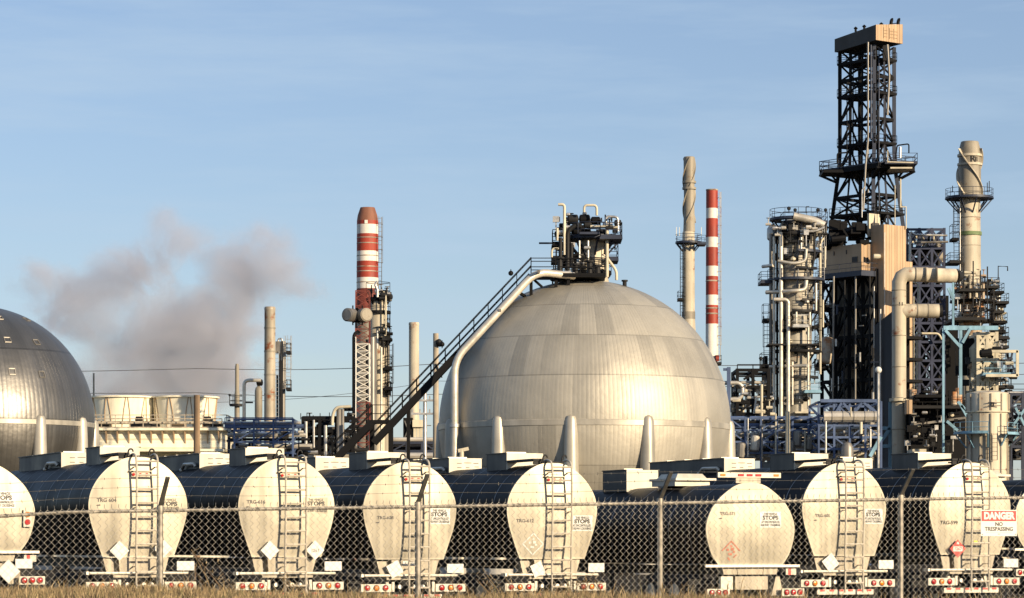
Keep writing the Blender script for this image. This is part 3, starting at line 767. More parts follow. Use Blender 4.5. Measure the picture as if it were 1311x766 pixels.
GRP = 'tank trailers parked in a row behind the fence'
mat('decal_red', (.50, .16, .10), 0, .6, .5, 9)
jobs = [('pear', 177, 65.7, .06, 'cream ended tanker with ladder and a blank white diamond placard, numbered 604'),
        ('pear', 367, 66.2, .05, 'cream ended tanker with ladder and a white placard reading 1267'),
        ('pear', 525, 67.3, -.01, 'cream ended tanker with ladder and yellow sticker behind a dark fence post, placard twisted'),
        ('pear', 707, 68.3, .0, 'cream ended tanker with ladder, pale diamond decal and number 612 on its end'),
        ('pear', 1081, 70.4, .06, 'cream ended tanker with ladder just right of the tanker without a ladder'),
        ('pear', 1242, 71.2, .09, 'cream ended tanker with ladder and red diamond placard behind the danger sign'),
        ('round', 961, 67.0, .04, 'round ended tanker without ladder carrying a lamp bar on top'),
        ('round', -22, 62.5, .36, 'tanker cut off by the left edge, with red and amber side lamp'),
        ('round', 1346, 78, .40, 'tanker cut off by the right edge, partly hidden behind the danger sign')]
TR = []
first = {'pear': True, 'round': True}
for kind, px, Y, dz, lab in jobs:
    proto = PEAR_PROTO if kind == 'pear' else ROUND_PROTO
    o = proto if first[kind] else copy_tree(proto)
    first[kind] = False
    if not o.children: raise RuntimeError('no parts')
    put(o, px, Y, dz); tag(o, lab, 'tanker', GRP); TR.append(o)
# what each tank end carries (built after the copies so that each has its own)
def own(root, fn):
    """run fn with the trailer at the origin so that local coordinates hold"""
    loc = root.location.copy(); root.location = (0, 0, 0); fn(root); root.location = loc
def t604(r): number(r, PHEAD, 'TRG 604', -.73, 2.66, .115); notice(r, PHEAD, .66, 2.55, .60, board=False); placard(r, PHEAD, -.46, 1.55, 'blank'); placard(r, PHEAD, .52, 1.60, 'blank')
def t367(r): number(r, PHEAD, 'TRG-616', -.73, 2.64, .11); notice(r, PHEAD, .66, 2.57, .58, board=False); placard(r, PHEAD, -.43, 1.57, 'blank'); placard(r, PHEAD, .62, 1.57, 'number')
def t525(r):
    number(r, PHEAD, 'TRG-608', -.62, 2.36, .10); notice(r, PHEAD, .68, 2.40, .56); placard(r, PHEAD, -.40, 1.20, 'blank', .31, 62)
    b = Bag(); b.box((.16, PHEAD.y(.16, 1.78)-.008, 1.78), (.10, .004, .09)); b.build('warning_sticker', 'sticker_yellow', r)
    b = Bag(); b.box((.0, .012, 1.335), (.34, .008, .10)); q = b.build('name_plate', 'sign_white', r); lettering('plate_text', 'CB604', .085, 'faded_ink', q, tmat(0, .006, 1.335), .001)
def t707(r): number(r, PHEAD, 'TRG-612', -.70, 2.29, .11, arrow=False); notice(r, PHEAD, .72, 2.24, .56); decal(r, PHEAD, -.50, 1.76, 'sign_white', .38); placard(r, PHEAD, -.40, 1.18, 'blank', .29, 66)
def t1080(r): number(r, PHEAD, 'TRG-605', -.62, 2.37, .10); notice(r, PHEAD, .74, 2.36, .56); placard(r, PHEAD, -.42, 1.26, 'blank', .33, 52)
def t1240(r):
    number(r, PHEAD, 'TRG-599', -.62, 2.18, .12, 'sign_black', arrow=False); placard(r, PHEAD, -.42, 1.56, 'red', .31)
    b = Bag(); b.box((.12, PHEAD.y(.1, 1.72)-.008, 1.72), (.09, .004, .07)); b.build('warning_sticker', 'sticker_yellow', r)
def t961(r): number(r, RHEAD, 'TRG-571', -.60, 2.40, .10); notice(r, RHEAD, .46, 2.27, .56); decal(r, RHEAD, -.52, 1.56, 'decal_red', .34, True)
def tcut(r):
    notice(r, RHEAD, .40, 2.33, .56)
    b = Bag(); b.box((.93, RHEAD.y(.93, 1.94)-.045, 1.94), (.17, .07, .36)); p = b.build('side_lamp_box', 'box_white', r)
    for z, m in ((2.02, 'lamp_amber'), (1.86, 'lamp_red')):
        l = Bag(); y = RHEAD.y(.93, 1.94)-.08; l.tube((.93, y+.004, z), (.93, y-.02, z), .06, 14); l.build('side_lamp', m, p)
    placard(r, RHEAD, .52, .82, 'blank', .36, 45)
    b = Bag(); b.box((.86, -.06, .98), (.36, .02, .2)); b.build('name_plate', 'sign_white', r)
for r, fn in zip(TR, (t604, t367, t525, t707, t1080, t1240, t961, tcut)): own(r, fn)
# the cut off and the far tanker carry no lamp bar
for r in TR[7:]:
    for ch in list(r.children):
        if ch.name.startswith('lamp_bar'):
            for g in list(ch.children): bpy.data.objects.remove(g)
            bpy.data.objects.remove(ch)

# ------------------------------------------------------------------ plant helpers
def S(Y): return Y/F                       # metres per pixel at distance Y
def col_thing(name, px, Y, label, cat, group=None): return thing(name, (X(px, Y), Y, 0), label, cat, group)
def lathe_px(bag, px, Y, prof, n=40):
    """prof: (radius px, y px) from top to bottom"""
    s = S(Y); pr = [(r*s, Z(y, Y)) for r, y in prof][::-1]
    return bag.lathe((X(px, Y), Y, 0), pr, n)
def railing_ring(b, c, r, z, a0, a1, h=1.1, t=.05):
    n = max(3, int(abs(a1-a0)/360*2*math.pi*r/1.5)); full = abs(a1-a0) >= 360
    pts = [Vector((c.x+r*math.cos(R(a0+(a1-a0)*i/n)), c.y+r*math.sin(R(a0+(a1-a0)*i/n)), z)) for i in range(n+1)]
    for p in pts[:-1] if full else pts: b.beam(p, p+Vector((0, 0, h)), t)
    m = 3
    for k in (.5, 1.0):
        q = [Vector((c.x+r*math.cos(R(a0+(a1-a0)*i/(n*m))), c.y+r*math.sin(R(a0+(a1-a0)*i/(n*m))), z+h*k)) for i in range(n*m+1)]
        b.poly(q, t*.6, 4, cap=False)
    q = [Vector((c.x+r*math.cos(R(a0+(a1-a0)*i/(n*m))), c.y+r*math.sin(R(a0+(a1-a0)*i/(n*m))), z+.08)) for i in range(n*m+1)]
    for a, e in zip(q[:-1], q[1:]): b.beam(a, e, t*.5, .16)
def platform(root, px, Y, py, rpx, rin, a0=0, a1=360, m='dark_steel', brackets=True, h=1.1):
    """ring shaped gallery round a column; angles: 270 faces the camera, 180 left"""
    s = S(Y); c = Vector((X(px, Y), Y, 0)); z = Z(py, Y); b = Bag()
    full = abs(a1-a0) >= 360
    b.lathe(c, [(rin*s, z-.12), (rpx*s, z-.12), (rpx*s, z+.02), (rin*s, z+.02)]+([(rin*s, z-.12)] if False else []), 36 if full else 18, a0, a1, capb=False, capt=False, smooth=False)
    if brackets:
        n = max(2, int(abs(a1-a0)/40))
        for i in range(n+(0 if full else 1)):
            a = R(a0+(a1-a0)*i/n); d = Vector((math.cos(a), math.sin(a), 0))
            b.beam(c+d*rpx*s*.93+Vector((0, 0, z-.15)), c+d*rin*s+Vector((0, 0, z-(rpx-rin)*s*.9-.3)), .14)
    p = b.build('platform', m, root)
    g = Bag(); railing_ring(g, c, rpx*s*.98, z, a0, a1, h); g.build('railing', m, p)
    return p
def railing_line(b, pts, h=1.1, t=.05, step=1.5):
    for a, e in zip(pts[:-1], pts[1:]):
        a, e = Vector(a), Vector(e); n = max(1, int((e-a).length/step))
        for i in range(n+1): p = a.lerp(e, i/n); b.beam(p, p+Vector((0, 0, h)), t)
        for k in (.5, 1.0): b.beam(a+Vector((0, 0, h*k)), e+Vector((0, 0, h*k)), t)
        b.beam(a+Vector((0, 0, .08)), e+Vector((0, 0, .08)), t*.5, .16)
def deck(root, px0, px1, Y0, Y1, py, m='dark_steel', rail=True, h=1.1, sides='flrb', th=.18):
    z = Z(py, Y0); x0, x1 = X(px0, Y0), X(px1, Y0); b = Bag()
    b.box(((x0+x1)/2, (Y0+Y1)/2, z-th/2), (x1-x0, Y1-Y0, th))
    p = b.build('platform', m, root)
    if rail:
        g = Bag(); c = [(x0+.04, Y0+.04, z), (x1-.04, Y0+.04, z), (x1-.04, Y1-.04, z), (x0+.04, Y1-.04, z)]
        for k, (i, j) in {'f': (0, 1), 'r': (1, 2), 'b': (2, 3), 'l': (3, 0)}.items():
            if k in sides: railing_line(g, [c[i], c[j]], h)
        g.build('railing', m, p)
    return p
def ladder(root, px, Y, y0, y1, dy=0, w=.5, cage=True, m='dark_steel'):
    """upright ladder with hoops from y0 (top) to y1 (bottom)"""
    x = X(px, Y); z1, z0 = Z(y0, Y), Z(y1, Y); b = Bag(); yy = Y+dy
    for s in (-1, 1): b.beam((x+s*w/2, yy, z0), (x+s*w/2, yy, z1), .07)
    z = z0
    while z < z1: b.beam((x-w/2, yy, z), (x+w/2, yy, z), .04); z += .45
    if cage:
        z = z0+2.2
        while z < z1:
            b.poly([(x-w/2, yy, z), (x-w*.75, yy-.45, z), (x, yy-.8, z), (x+w*.75, yy-.45, z), (x+w/2, yy, z)], .03, 4); z += 1.3
        for dx, d in ((-w*.75, -.45), (0, -.8), (w*.75, -.45)): b.beam((x+dx, yy+d, z0+2.2), (x+dx, yy+d, z1), .04)
    return b.build('ladder', m, root)
def pipe(root, Y, pts, rpx, m='silver_pipe', name='pipe', bend=None, n=12):
    """pts: (px, py, metres deeper)"""
    b = Bag(); s = S(Y); b.poly([W(p[0], p[1], Y, p[2] if len(p) > 2 else 0) for p in pts], rpx*s, n, bend=rpx*s*3 if bend is None else bend)
    return b.build(name, m, root)
def pxbox(root, name, px0, px1, y0, y1, Y, dep, m, d=0):
    b = Bag(); x0, x1 = X(px0, Y), X(px1, Y); z1, z0 = Z(y0, Y), Z(y1, Y)
    b.box(((x0+x1)/2, Y+d+dep/2, (z0+z1)/2), (x1-x0, dep, z1-z0)); return b.build(name, m, root)
def steel_frame(root, px0, px1, y0, y1, Y, dep, nx=2, levels=(), w=.3, m='blue_steel', brace=True, ny=1, ground=False, bw=.18, kind='x', seed=0, beams=True):
    """braced steelwork: columns on a grid, floor beams at the given levels, diagonals between"""
    r = random.Random(seed); xs = [X(px0+(px1-px0)*i/nx, Y) for i in range(nx+1)]; ys = [Y+dep*j/ny for j in range(ny+1)]
    zt = Z(y0, Y); zb = 0 if ground else Z(y1, Y)
    for x in xs:
        for y in ys: b = Bag(); b.beam((x, y, zb), (x, y, zt), w, w*.9); b.build('column', m, root)
    zs = [Z(l, Y) for l in levels]
    if beams:
        for z in zs:
            b = Bag()
            for y in ys: b.beam((xs[0], y, z), (xs[-1], y, z), w*.7, w)
            for x in xs: b.beam((x, ys[0], z), (x, ys[-1], z), w*.7, w*.9)
            b.build('floor_beam', m, root)
    if brace:
        lv = sorted(zs); b = Bag(); any_ = False
        for za, ze in zip(lv[:-1], lv[1:]):
            for y in ys:
                for i in range(nx):
                    q = r.random() if kind == 'mix' else 1
                    if kind == 'mix' and q < .45: continue
                    any_ = True
                    if kind == 'k':
                        b.beam((xs[i], y, za), ((xs[i]+xs[i+1])/2, y, ze), bw); b.beam((xs[i+1], y, za), ((xs[i]+xs[i+1])/2, y, ze), bw)
                    elif kind == 'x':
                        b.beam((xs[i], y-.03, za), (xs[i+1], y-.03, ze), bw); b.beam((xs[i+1], y+.03, za), (xs[i], y+.03, ze), bw)
                    else:
                        b.beam((xs[i], y, za) if q > .72 else (xs[i+1], y, za), (xs[i+1], y, ze) if q > .72 else (xs[i], y, ze), bw)
            for x in (xs[0], xs[-1]):
                any_ = True; b.beam((x, ys[0], za), (x, ys[-1], ze), bw)
        if any_: b.build('bracing', m, root)
def scatter_valves(root, px0, px1, y0, y1, Y, dep, n, seed, mats=('dark_steel', 'galvanised', 'silver_pipe', 'black_steel')):
    """small valves, meters and junction boxes standing among the pipes"""
    r = random.Random(seed); s = S(Y)
    for i in range(n):
        px, py = r.uniform(px0, px1), r.uniform(y0, y1); p = W(px, py, Y, r.uniform(0, dep)); b = Bag(); q = r.random()
        if q < .4:
            b.tube(p-Vector((.3, 0, 0)), p+Vector((.3, 0, 0)), .15, 8); b.tube(p, p+Vector((0, 0, .7)), .06, 6); b.lathe(p+Vector((0, 0, .7)), [(.22, -.03), (.25, 0), (.22, .03)], 10)
        elif q < .7: b.box(p, (r.uniform(.25, .7), .3, r.uniform(.3, .8))); b.beam(p, p-Vector((0, 0, 1.6)), .1)
        else: b.drum(p, p+Vector((r.uniform(.3, .9), 0, 0)), r.uniform(.12, .26), 8)
        b.build('valve', r.choice(mats), root)

# ------------------------------------------------------------------ the two storage spheres
def sphere_tank(name, px, py, rpx, Y, label, material, cols, mcol, colr=.46, seam=.06, coltop=7):
    s = S(Y); c = Vector((X(px, Y), Y, 0)); rad = rpx*s; zc = Z(py, Y); root = thing(name, c, label, 'storage tank')
    b = Bag(); N = 72
    b.lathe(c, [(max(1e-4, rad*math.cos(R(a))), zc+rad*math.sin(R(a))) for a in [-90+180*i/N for i in range(N+1)]], 144, capb=False, capt=False)
    b.build('shell', material(zc, rad), root)
    b = Bag(); b.lathe(c, [(rad*1.0, zc-.30), (rad*1.004, zc-.28), (rad*1.004, zc+.05), (rad*1.0, zc+.08)], 120); b.build('girdle_seam', mcol, root)
    for a in cols:
        d = Vector((math.sin(R(a)), -math.cos(R(a)), 0)); p = c+d*rad*.985; zt = zc+coltop*s
        b = Bag(); b.lathe(p, [(colr*1.15, 0), (colr*1.15, zc-3.2), (colr*1.05, zc-1.2), (colr*.92, zt-.35), (colr*.7, zt-.1), (colr*.3, zt), (.0001, zt+.02)], 20)
        q = b.build('support_column', mcol, root)
        b = Bag(); b.lathe(p, [(.9, 0), (.9, .4), (.6, .5)], 16); b.build('footing', 'concrete', q)
    return root, c, rad, zc
mat('column_cladding', (.52, .48, .40), .35, .42, .2, .6, streak=.25)
DY = 190
dome, DC, DR, DZ = sphere_tank('storage_sphere', 748.5, 546, 186.5, DY, 'large pale aluminium clad storage sphere with a stair rising to its crown',
    lambda zc, rad: sphere_metal('sphere_pale', (.43, .40, .335), zc, rad, .55, .45, .19, 210, 17.3), [-66.6+30*i for i in range(12)], 'column_cladding', .42)
dome2, D2C, D2R, D2Z = sphere_tank('storage_sphere', -31, 543, 151, 225, 'darker ribbed storage sphere cut off by the left edge',
    lambda zc, rad: sphere_metal('sphere_dark', (.185, .178, .165), zc, rad, .40, .80, .08, 150, 36, .14), [42+30*i for i in range(12)], 'column_cladding', .48)
# small square access plates on the dark sphere
for px, py in ((10, 412), (38, 411), (26, 442), (58, 443), (36, 483), (69, 485)):
    s = S(225); dx, dz = (px+31)*s, (543-py)*s; dy = -math.sqrt(max(.1, D2R**2-dx*dx-dz*dz)); n = Vector((dx, dy, dz)).normalized(); p = D2C+Vector((0, 0, D2Z))+n*D2R*1.001
    a = n.cross(Vector((0, 0, 1))).normalized(); u = a.cross(n); b = Bag(); q = .24
    for i0, i1 in (((-1, -1), (1, -1)), ((1, -1), (1, 1)), ((1, 1), (-1, 1)), ((-1, 1), (-1, -1))): b.beam(p+a*q*i0[0]+u*q*i0[1], p+a*q*i1[0]+u*q*i1[1], .07, .07)
    b.build('access_plate', 'dull_cladding', dome2)

# stair from the ground to the crown of the pale sphere
def build_stair():
    Y = DY-3.4; root = thing('access_stair', W(432, 596, Y), 'long black steel stair climbing to the crown of the pale sphere', 'stair')
    root.location.z = 0
    p0, p1, p2 = W(425, 592, Y), W(680, 353, Y), W(775, 353, Y); wd = 1.0
    def flight(a, e, name):
        b = Bag()
        for d in (0, wd): b.beam(a+Vector((0, d, 0)), e+Vector((0, d, 0)), .10, .42)
        n = int(abs(e.z-a.z)/.24)
        for i in range(n): q = a.lerp(e, (i+.5)/n); b.box(q+Vector((0, wd/2, 0)), (.28, wd, .05))
        f = b.build(name, 'black_steel', root)
        g = Bag()
        for d in (0, wd):
            o = Vector((0, d, .1)); m = int((e-a).length/1.3)
            for i in range(m+1): q = a.lerp(e, i/m)+o; g.beam(q, q+Vector((0, 0, 1.05)), .05)
            for k in (.55, 1.05): g.beam(a+o+Vector((0, 0, k)), e+o+Vector((0, 0, k)), .055)
        g.build('handrail', 'black_steel', f)
    mid = W(487, 533, Y); mid2 = W(476, 541, Y)
    flight(W(425, 592, Y), mid2, 'stair_flight'); flight(W(478, 567, Y), p1, 'stair_flight')
    b = Bag(); q0, q1 = W(472, 541, Y), W(500, 541, Y); b.box(((q0.x+q1.x)/2, Y+wd/2, q0.z), (q1.x-q0.x, wd, .14)); l = b.build('landing', 'black_steel', root)
    g = Bag(); railing_line(g, [q0, q1]); g.build('handrail', 'black_steel', l)
    b = Bag(); b.box(((p1.x+p2.x)/2, Y+wd/2+.6, p1.z), (p2.x-p1.x, wd+1.2, .16)); l = b.build('walkway', 'black_steel', root)
    g = Bag(); railing_line(g, [p1, p2]); railing_line(g, [p1+Vector((0, wd+1.1, 0)), p2+Vector((0, wd+1.1, 0))]); g.build('handrail', 'black_steel', l)
    for px, top in ((476, 541), (500, 541), (680, 353), (712, 353), (728, 353)):
        b = Bag(); zt = Z(top, Y)
        if px > 600:
            dx = X(px, Y)-DC.x; zz = DZ+math.sqrt(max(0, DR**2-dx*dx-3.4**2)); zb = min(zt, zz)-.2
        else: zb = 0
        b.beam((X(px, Y), Y+.5, zb), (X(px, Y), Y+.5, zt), .2 if px > 600 else .3); b.build('post', 'black_steel', root)
    for a, t in ((.22, 0), (.42, 0), (.62, 0)):
        q = W(478, 567, Y).lerp(p1, a); b = Bag(); b.beam((q.x, Y+.5, 0), (q.x, Y+.5, q.z-.2), .22); 
        if a < .3: b.build('post', 'black_steel', root)
    # bracket struts from the landing down onto the sphere
    b = Bag(); b.beam(W(681, 356, Y), W(694, 366, Y, .8), .12); b.beam(W(660, 372, Y), W(672, 378, Y, .8), .16); b.build('strut', 'black_steel', root)
    b = Bag(); b.beam(W(654, 352, Y), W(654, 345, Y), .06); b.ball(W(654, 350, Y), .16, 8); b.build('stair_lamp', 'black_steel', root)
    b = Bag(); b.beam(W(566, 446, Y), W(566, 436, Y), .06); b.ball(W(566, 441, Y), .16, 8); b.build('stair_lamp', 'black_steel', root)
build_stair()
# pale vent pipe beside the stair
o = thing('vent_pipe', W(582, 590, DY-5.2), 'pale cream pipe bending over the pale sphere alongside the stair', 'pipe'); o.location.z = 0
Yp = DY-5.2
b = Bag(); b.poly([(X(582, Yp), Yp, 0), W(582, 461, Yp), W(686, 346, Yp, 1), W(736, 349, Yp, 2.5)], .235, 14, bend=.9); b.build('pipe_run', 'silver_pipe', o)
for px, py in ((582, 545), (597, 443), (640, 396), (690, 346)):
    b = Bag(); q = W(px, py, Yp, .4); b.box(q+Vector((0, .3, -.05)), (.16, .9, .16)); b.build('pipe_clamp', 'dull_cladding', o)
b = Bag(); q = W(584, 545, Yp); b.lathe((q.x-.1, Yp, q.z), [(.26, -.12), (.31, -.1), (.31, .1), (.26, .12)], 14); b.build('flange', 'galvanised', o)
# manway ring and railing on the crown
o = thing('crown_platform', (DC.x+.2, DC.y, DZ+DR-.15), 'dark railed platform on the crown of the pale sphere', 'platform')
b = Bag(); zc_ = Z(357, DY); b.lathe((DC.x-.45, DC.y, 0), [(1.75, zc_-.12), (1.75, zc_+.05), (.5, zc_+.08)], 30, smooth=False)
for i in range(10): a = 2*math.pi*i/10; b.beam((DC.x-.45+1.6*math.cos(a), DC.y+1.6*math.sin(a), DZ+DR-.5), (DC.x-.45+1.6*math.cos(a), DC.y+1.6*math.sin(a), zc_), .1)
pd = b.build('deck', 'black_steel', o)
g = Bag(); railing_ring(g, Vector((DC.x-.45, DC.y, 0)), 1.7, zc_, 0, 360); g.build('railing', 'black_steel', pd)
for dx, h in ((-1.6, 1.2), (-.6, .8), (.3, 1.0), (.8, .7)):
    b = Bag(); b.tube((DC.x+dx, DC.y-1.2, zc_), (DC.x+dx, DC.y-1.2, zc_+h), .18, 8); b.lathe((DC.x+dx, DC.y-1.2, zc_+h), [(.3, -.06), (.3, .06)], 10); b.build('nozzle', 'dark_steel', o)
b = Bag(); b.tube((DC.x+2.5, DC.y-1.6, Z(366, DY)-.3), (DC.x+2.5, DC.y-1.6, Z(362, DY)), .13, 10); b.lathe((DC.x+2.5, DC.y-1.6, Z(362.5, DY)), [(.2, -.05), (.2, .05)], 12); b.build('manway', 'dark_steel', o)

# process column standing behind the sphere's crown
def build_head_column():
    Y = 235; root = col_thing('process_column', 758, Y, 'cluttered process column with blue galleries rising behind the pale sphere', 'tower', 'process columns')
    b = Bag(); lathe_px(b, 760, Y, [(3, 296), (10, 298), (17, 304), (18.5, 318), (18.5, 356), (22, 372), (22, 590)]); b.build('shell', 'stack_cream', root)
    s = S(Y)
    for y, r, m in ((306, 38, 'navy_steel'), (350, 25, 'black_steel')): platform(root, 758, Y, y, r, 12, m=m)
    deck(root, 768, 797, Y-3.0, Y+1, 303, 'navy_steel'); deck(root, 778, 792, Y-1.5, Y+1.5, 331, 'navy_steel'); deck(root, 707, 733, Y-2, Y+1, 312, 'black_steel'); deck(root, 706, 735, Y-2.2, Y+1, 332, 'black_steel')
    deck(root, 742, 768, Y-2.8, Y, 297, 'navy_steel', rail=False)
    for pts, r, m in (([(722, 330), (722, 283), (722, 266), (714, 266)], 1.8, 'cream_steel'), ([(747, 276), (747, 267), (763, 267), (763, 280)], 1.6, 'cream_steel'),
                      ([(776, 358), (776, 300), (776, 292)], 2.2, 'cream_steel'), ([(776, 334), (788, 350), (788, 362)], 1.8, 'cream_steel'), ([(741, 340), (741, 312)], 1.4, 'galvanised'), ([(752, 356), (752, 312)], 1.6, 'galvanised'),
                      ([(790, 300), (790, 282), (775, 281), (775, 290)], 1.6, 'galvanised'), ([(713, 312), (713, 296)], 1.5, 'cream_steel'), ([(706, 333), (706, 322), (716, 322)], 1.4, 'cream_steel'), ([(726, 350), (726, 300), (736, 292)], 3.0, 'dark_steel'), ([(731, 345), (731, 315)], 2.4, 'dark_steel'), ([(717, 350), (717, 308)], 2.4, 'dark_steel'), ([(715, 340), (740, 328)], 2.0, 'black_steel'),
                      ([(755, 294), (790, 295)], 1.8, 'cream_steel')):
        pipe(root, Y, [(a, c, -2.2) for a, c in pts], r, m)
    for px, py, r, m in ((733, 283, 8, 'dark_steel'), (748, 283, 8, 'black_steel'), (727, 277, 3, 'galvanised'), (762, 285, 7, 'black_steel'), (752, 290, 6, 'dark_steel'), (748, 276, 3.2, 'galvanised'), (740, 297, 9, 'black_steel'), (767, 300, 5, 'dark_steel'), (714, 302, 5, 'black_steel')):
        b = Bag(); p = W(px, py, Y, -1.2); b.drum(p-Vector((r*s*.6, 0, 0)), p+Vector((r*s*.6, 0, 0)), r*s*.75, 14); b.build('drum', m, root)
    scatter_valves(root, 712, 792, 276, 300, Y-2.5, 3, 22, 21, ('black_steel', 'dark_steel', 'galvanised'))
    scatter_valves(root, 712, 750, 312, 350, Y-2.5, 2, 14, 22, ('black_steel', 'dark_steel', 'galvanised'))
    pipe(root, Y, [(690, 311.5, 0), (708, 311.5, 0)], 1.2, 'navy_steel', 'davit')
    b = Bag()
    for px, h in ((716, 6), (775, 9), (783, 6), (770, 5)): b.beam(W(px, 284, Y), W(px, 284-h, Y), .12)
    b.build('vent_pipe', 'dark_steel', root)
build_head_column()

# ------------------------------------------------------------------ cooling tower on the left
def build_cooling():
    Y = 300; s = S(Y); root = col_thing('cooling_tower', 195, Y, 'cream cooling tower with two flared fan cylinders beside the dark sphere', 'cooling tower')
    dep = 17
    def wall(x0, x1, y0, y1, name, m, d=0, dp=dep): return pxbox(root, name, x0, x1, y0, y1, Y, dp, m, d)
    b = Bag(); x0, x1 = X(60, Y), X(283.5, Y); zt, zm, zb = Z(551, Y), Z(575, Y), 0
    b.box(((x0+x1)/2, Y+dep/2, (zt+zm)/2), (x1-x0, dep, zt-zm)); b.build('casing', 'cream_louvre', root)
    b = Bag(); b.box(((x0+x1)/2, Y+dep/2+.6, zm/2), (x1-x0-1, dep-1.2, zm)); b.build('basin', 'tower_cream', root)
    b = Bag(); b.box(((x0+x1)/2, Y-.7, Z(577, Y)), (x1-x0+.6, 1.6, .25)); b.build('ledge', 'tower_cream', root)
    for i in range(17):      # wedge shaped ribs
        px = 122+i*14.4-42*0
        if px > 284: break
        x = X(px, Y); b = Bag(); b.hexa([(x-.06, Y-.02, Z(568, Y)), (x+.06, Y-.02, Z(568, Y)), (x+.06, Y+.05, Z(568, Y)), (x-.06, Y+.05, Z(568, Y))], [(x-.07, Y-.62, Z(552, Y)), (x+.07, Y-.62, Z(552, Y)), (x+.07, Y+.05, Z(552, Y)), (x-.07, Y+.05, Z(552, Y))]); b.build('rib', 'tan_dark', root)
    b = Bag(); b.box(((x0+x1)/2, Y+dep/2, Z(550, Y)), (x1-x0+1.4, dep+1.6, .22)); dk = b.build('fan_deck', 'tower_cream', root)
    g = Bag(); za = Z(549, Y); railing_line(g, [(x0, Y-.7, za), (x1+.6, Y-.7, za), (x1+.6, Y+dep, za)], 1.35, .08, 1.4); g.build('railing', 'wood_pale', dk)
    b = Bag(); railing_line(b, [(x0, Y+.5, Z(543, Y)), (x1, Y+.5, Z(543, Y))], .55, .09, 2.4); b.beam((x0, Y+.4, Z(541, Y)), (x1, Y+.4, Z(541, Y)), .25, .2); b.build('riser_pipe', 'wood_pale', root)
    for px, w in ((112, 50), (178, 16), (270, 24), (225, 18)):
        pxbox(root, 'gear_housing', px-w/2, px+w/2, 541, 549, Y, 2, 'dark_steel' if w > 20 else 'tan_dark', 1.4)
    for px in (173, 261): b = Bag(); b.drum(W(px, 536, Y, 1.0), W(px+7, 536, Y, 1.0), 3.4*s, 12); b.beam(W(px+4, 548, Y, 1.0), W(px+4, 536, Y, 1.0), .8); b.build('fan_motor', 'dark_steel', root)
    for cx, tag_ in ((143, 0), (224.5, 1)):
        b = Bag(); c = (X(cx, Y), Y+dep/2, 0); r0, r1 = 38.5*s, 42.5*s; z0, z1 = Z(549, Y), Z(505, Y)
        prof = [(r0+(r1-r0)*t, z0+(z1-z0)*t) for t in (0, .2, .4, .6, .8, 1)]
        b.lathe(c, prof+[(r1+.25, z1), (r1+.25, z1+.16), (r1-.15, z1+.16)]+[(r-.15, z) for r, z in prof[::-1]], 48, capb=False, capt=False)
        fs = b.build('fan_cylinder', 'tower_cream', root)
        l = Bag()
        for i in range(20):
            a = 2*math.pi*(i+.3)/20; d = Vector((math.cos(a), math.sin(a), 0)); e = Vector((math.cos(a+(.13 if i % 2 else -.13)), math.sin(a+(.13 if i % 2 else -.13)), 0)); cc = Vector(c)
            l.poly([cc+d*(prof[0][0]+.03)+Vector((0, 0, prof[0][1])), cc+(d*.5+e*.5).normalized()*(prof[3][0]+.03)+Vector((0, 0, prof[3][1])), cc+e*(prof[-1][0]+.03)+Vector((0, 0, prof[-1][1]))], .05, 4)
        l.build('seam_strip', 'tan_dark', fs)
    b = Bag(); b.lathe((X(184, Y)-.0, Y+1.2, 0), [(1.5, Z(549, Y)), (1.5, Z(543, Y)), (.6, Z(541, Y))], 16); b.build('pump_housing', 'dark_steel', root)
build_cooling()

# ------------------------------------------------------------------ poles
def pole(px, Y, top, r, label, m='wood_pole', name='utility_pole', cat='pole', arms=(), group=None):
    root = col_thing(name, px, Y, label, cat, group); b = Bag(); x = X(px, Y); b.lathe((x, Y, 0), [(r*1.2, 0), (r, Z(top, Y))], 12); b.build('shaft', m, root)
    for (py, l, rr) in arms:
        a = Bag(); z = Z(py, Y); a.beam((x-l, Y-.2, z), (x+l, Y-.2, z), .14, .18); 
        for q in (-.9, -.35, .35, .9): a.tube((x+l*q, Y-.2, z+.08), (x+l*q, Y-.2, z+.4), .06, 6)
        a.build('cross_arm', m, root)
    return root
pole(252, 150, 506, .155, 'brown wooden pole standing in front of the cream cooling tower')
pole(120, 330, 478, .10, 'thin pale mast behind the cream fan cylinder', 'wood_pale', 'lightning_mast', 'mast')
u = pole(558, 230, 427, .21, 'pale wooden pole with small fixtures beside the pale sphere', 'wood_pale')
for py, d, m in ((441, 5, 'black_steel'), (438, 4, 'dark_steel'), (478, 4, 'dark_steel')):
    b = Bag(); b.ball(W(558+d, py, 230, -.3), .22, 8); b.beam(W(558, py, 230, -.3), W(558+d, py, 230, -.3), .08); b.build('flood_lamp', m, u)
b = Bag(); b.beam(W(558, 466, 230, -.25), W(566, 484, 230, -.25), .1); b.build('strut', 'dark_steel', u)
u = pole(544, 260, 492, .16, 'grey steel pole with short crossbars left of the pale wooden pole', 'galvanised', 'instrument_pole', 'pole', ((513, 1.2, 0), (530, 1.2, 0)))
pole(1008.5, 262, 527, .20, 'slim cream post standing before the blue pipe rack', 'cream_steel', 'flare_post', 'post')
u = col_thing('lamp_post', 1124.5, 255, 'round white globe lamp on a slim post in front of the dark cladding', 'lamp post'); b = Bag(); b.tube((X(1124.5, 255), 255, 0), W(1124.5, 478, 255), .10, 10); b.build('shaft', 'galvanised', u); b = Bag(); b.ball(W(1124.5, 474, 255), .30, 14); b.build('globe', 'sign_white', u)
u = col_thing('camera_mast', 591, 130, 'small white camera on a short mast before the pale sphere', 'camera'); b = Bag(); b.tube((X(591, 130), 130, 0), W(591, 576, 130), .10, 8); b.build('shaft', 'cream_steel', u)
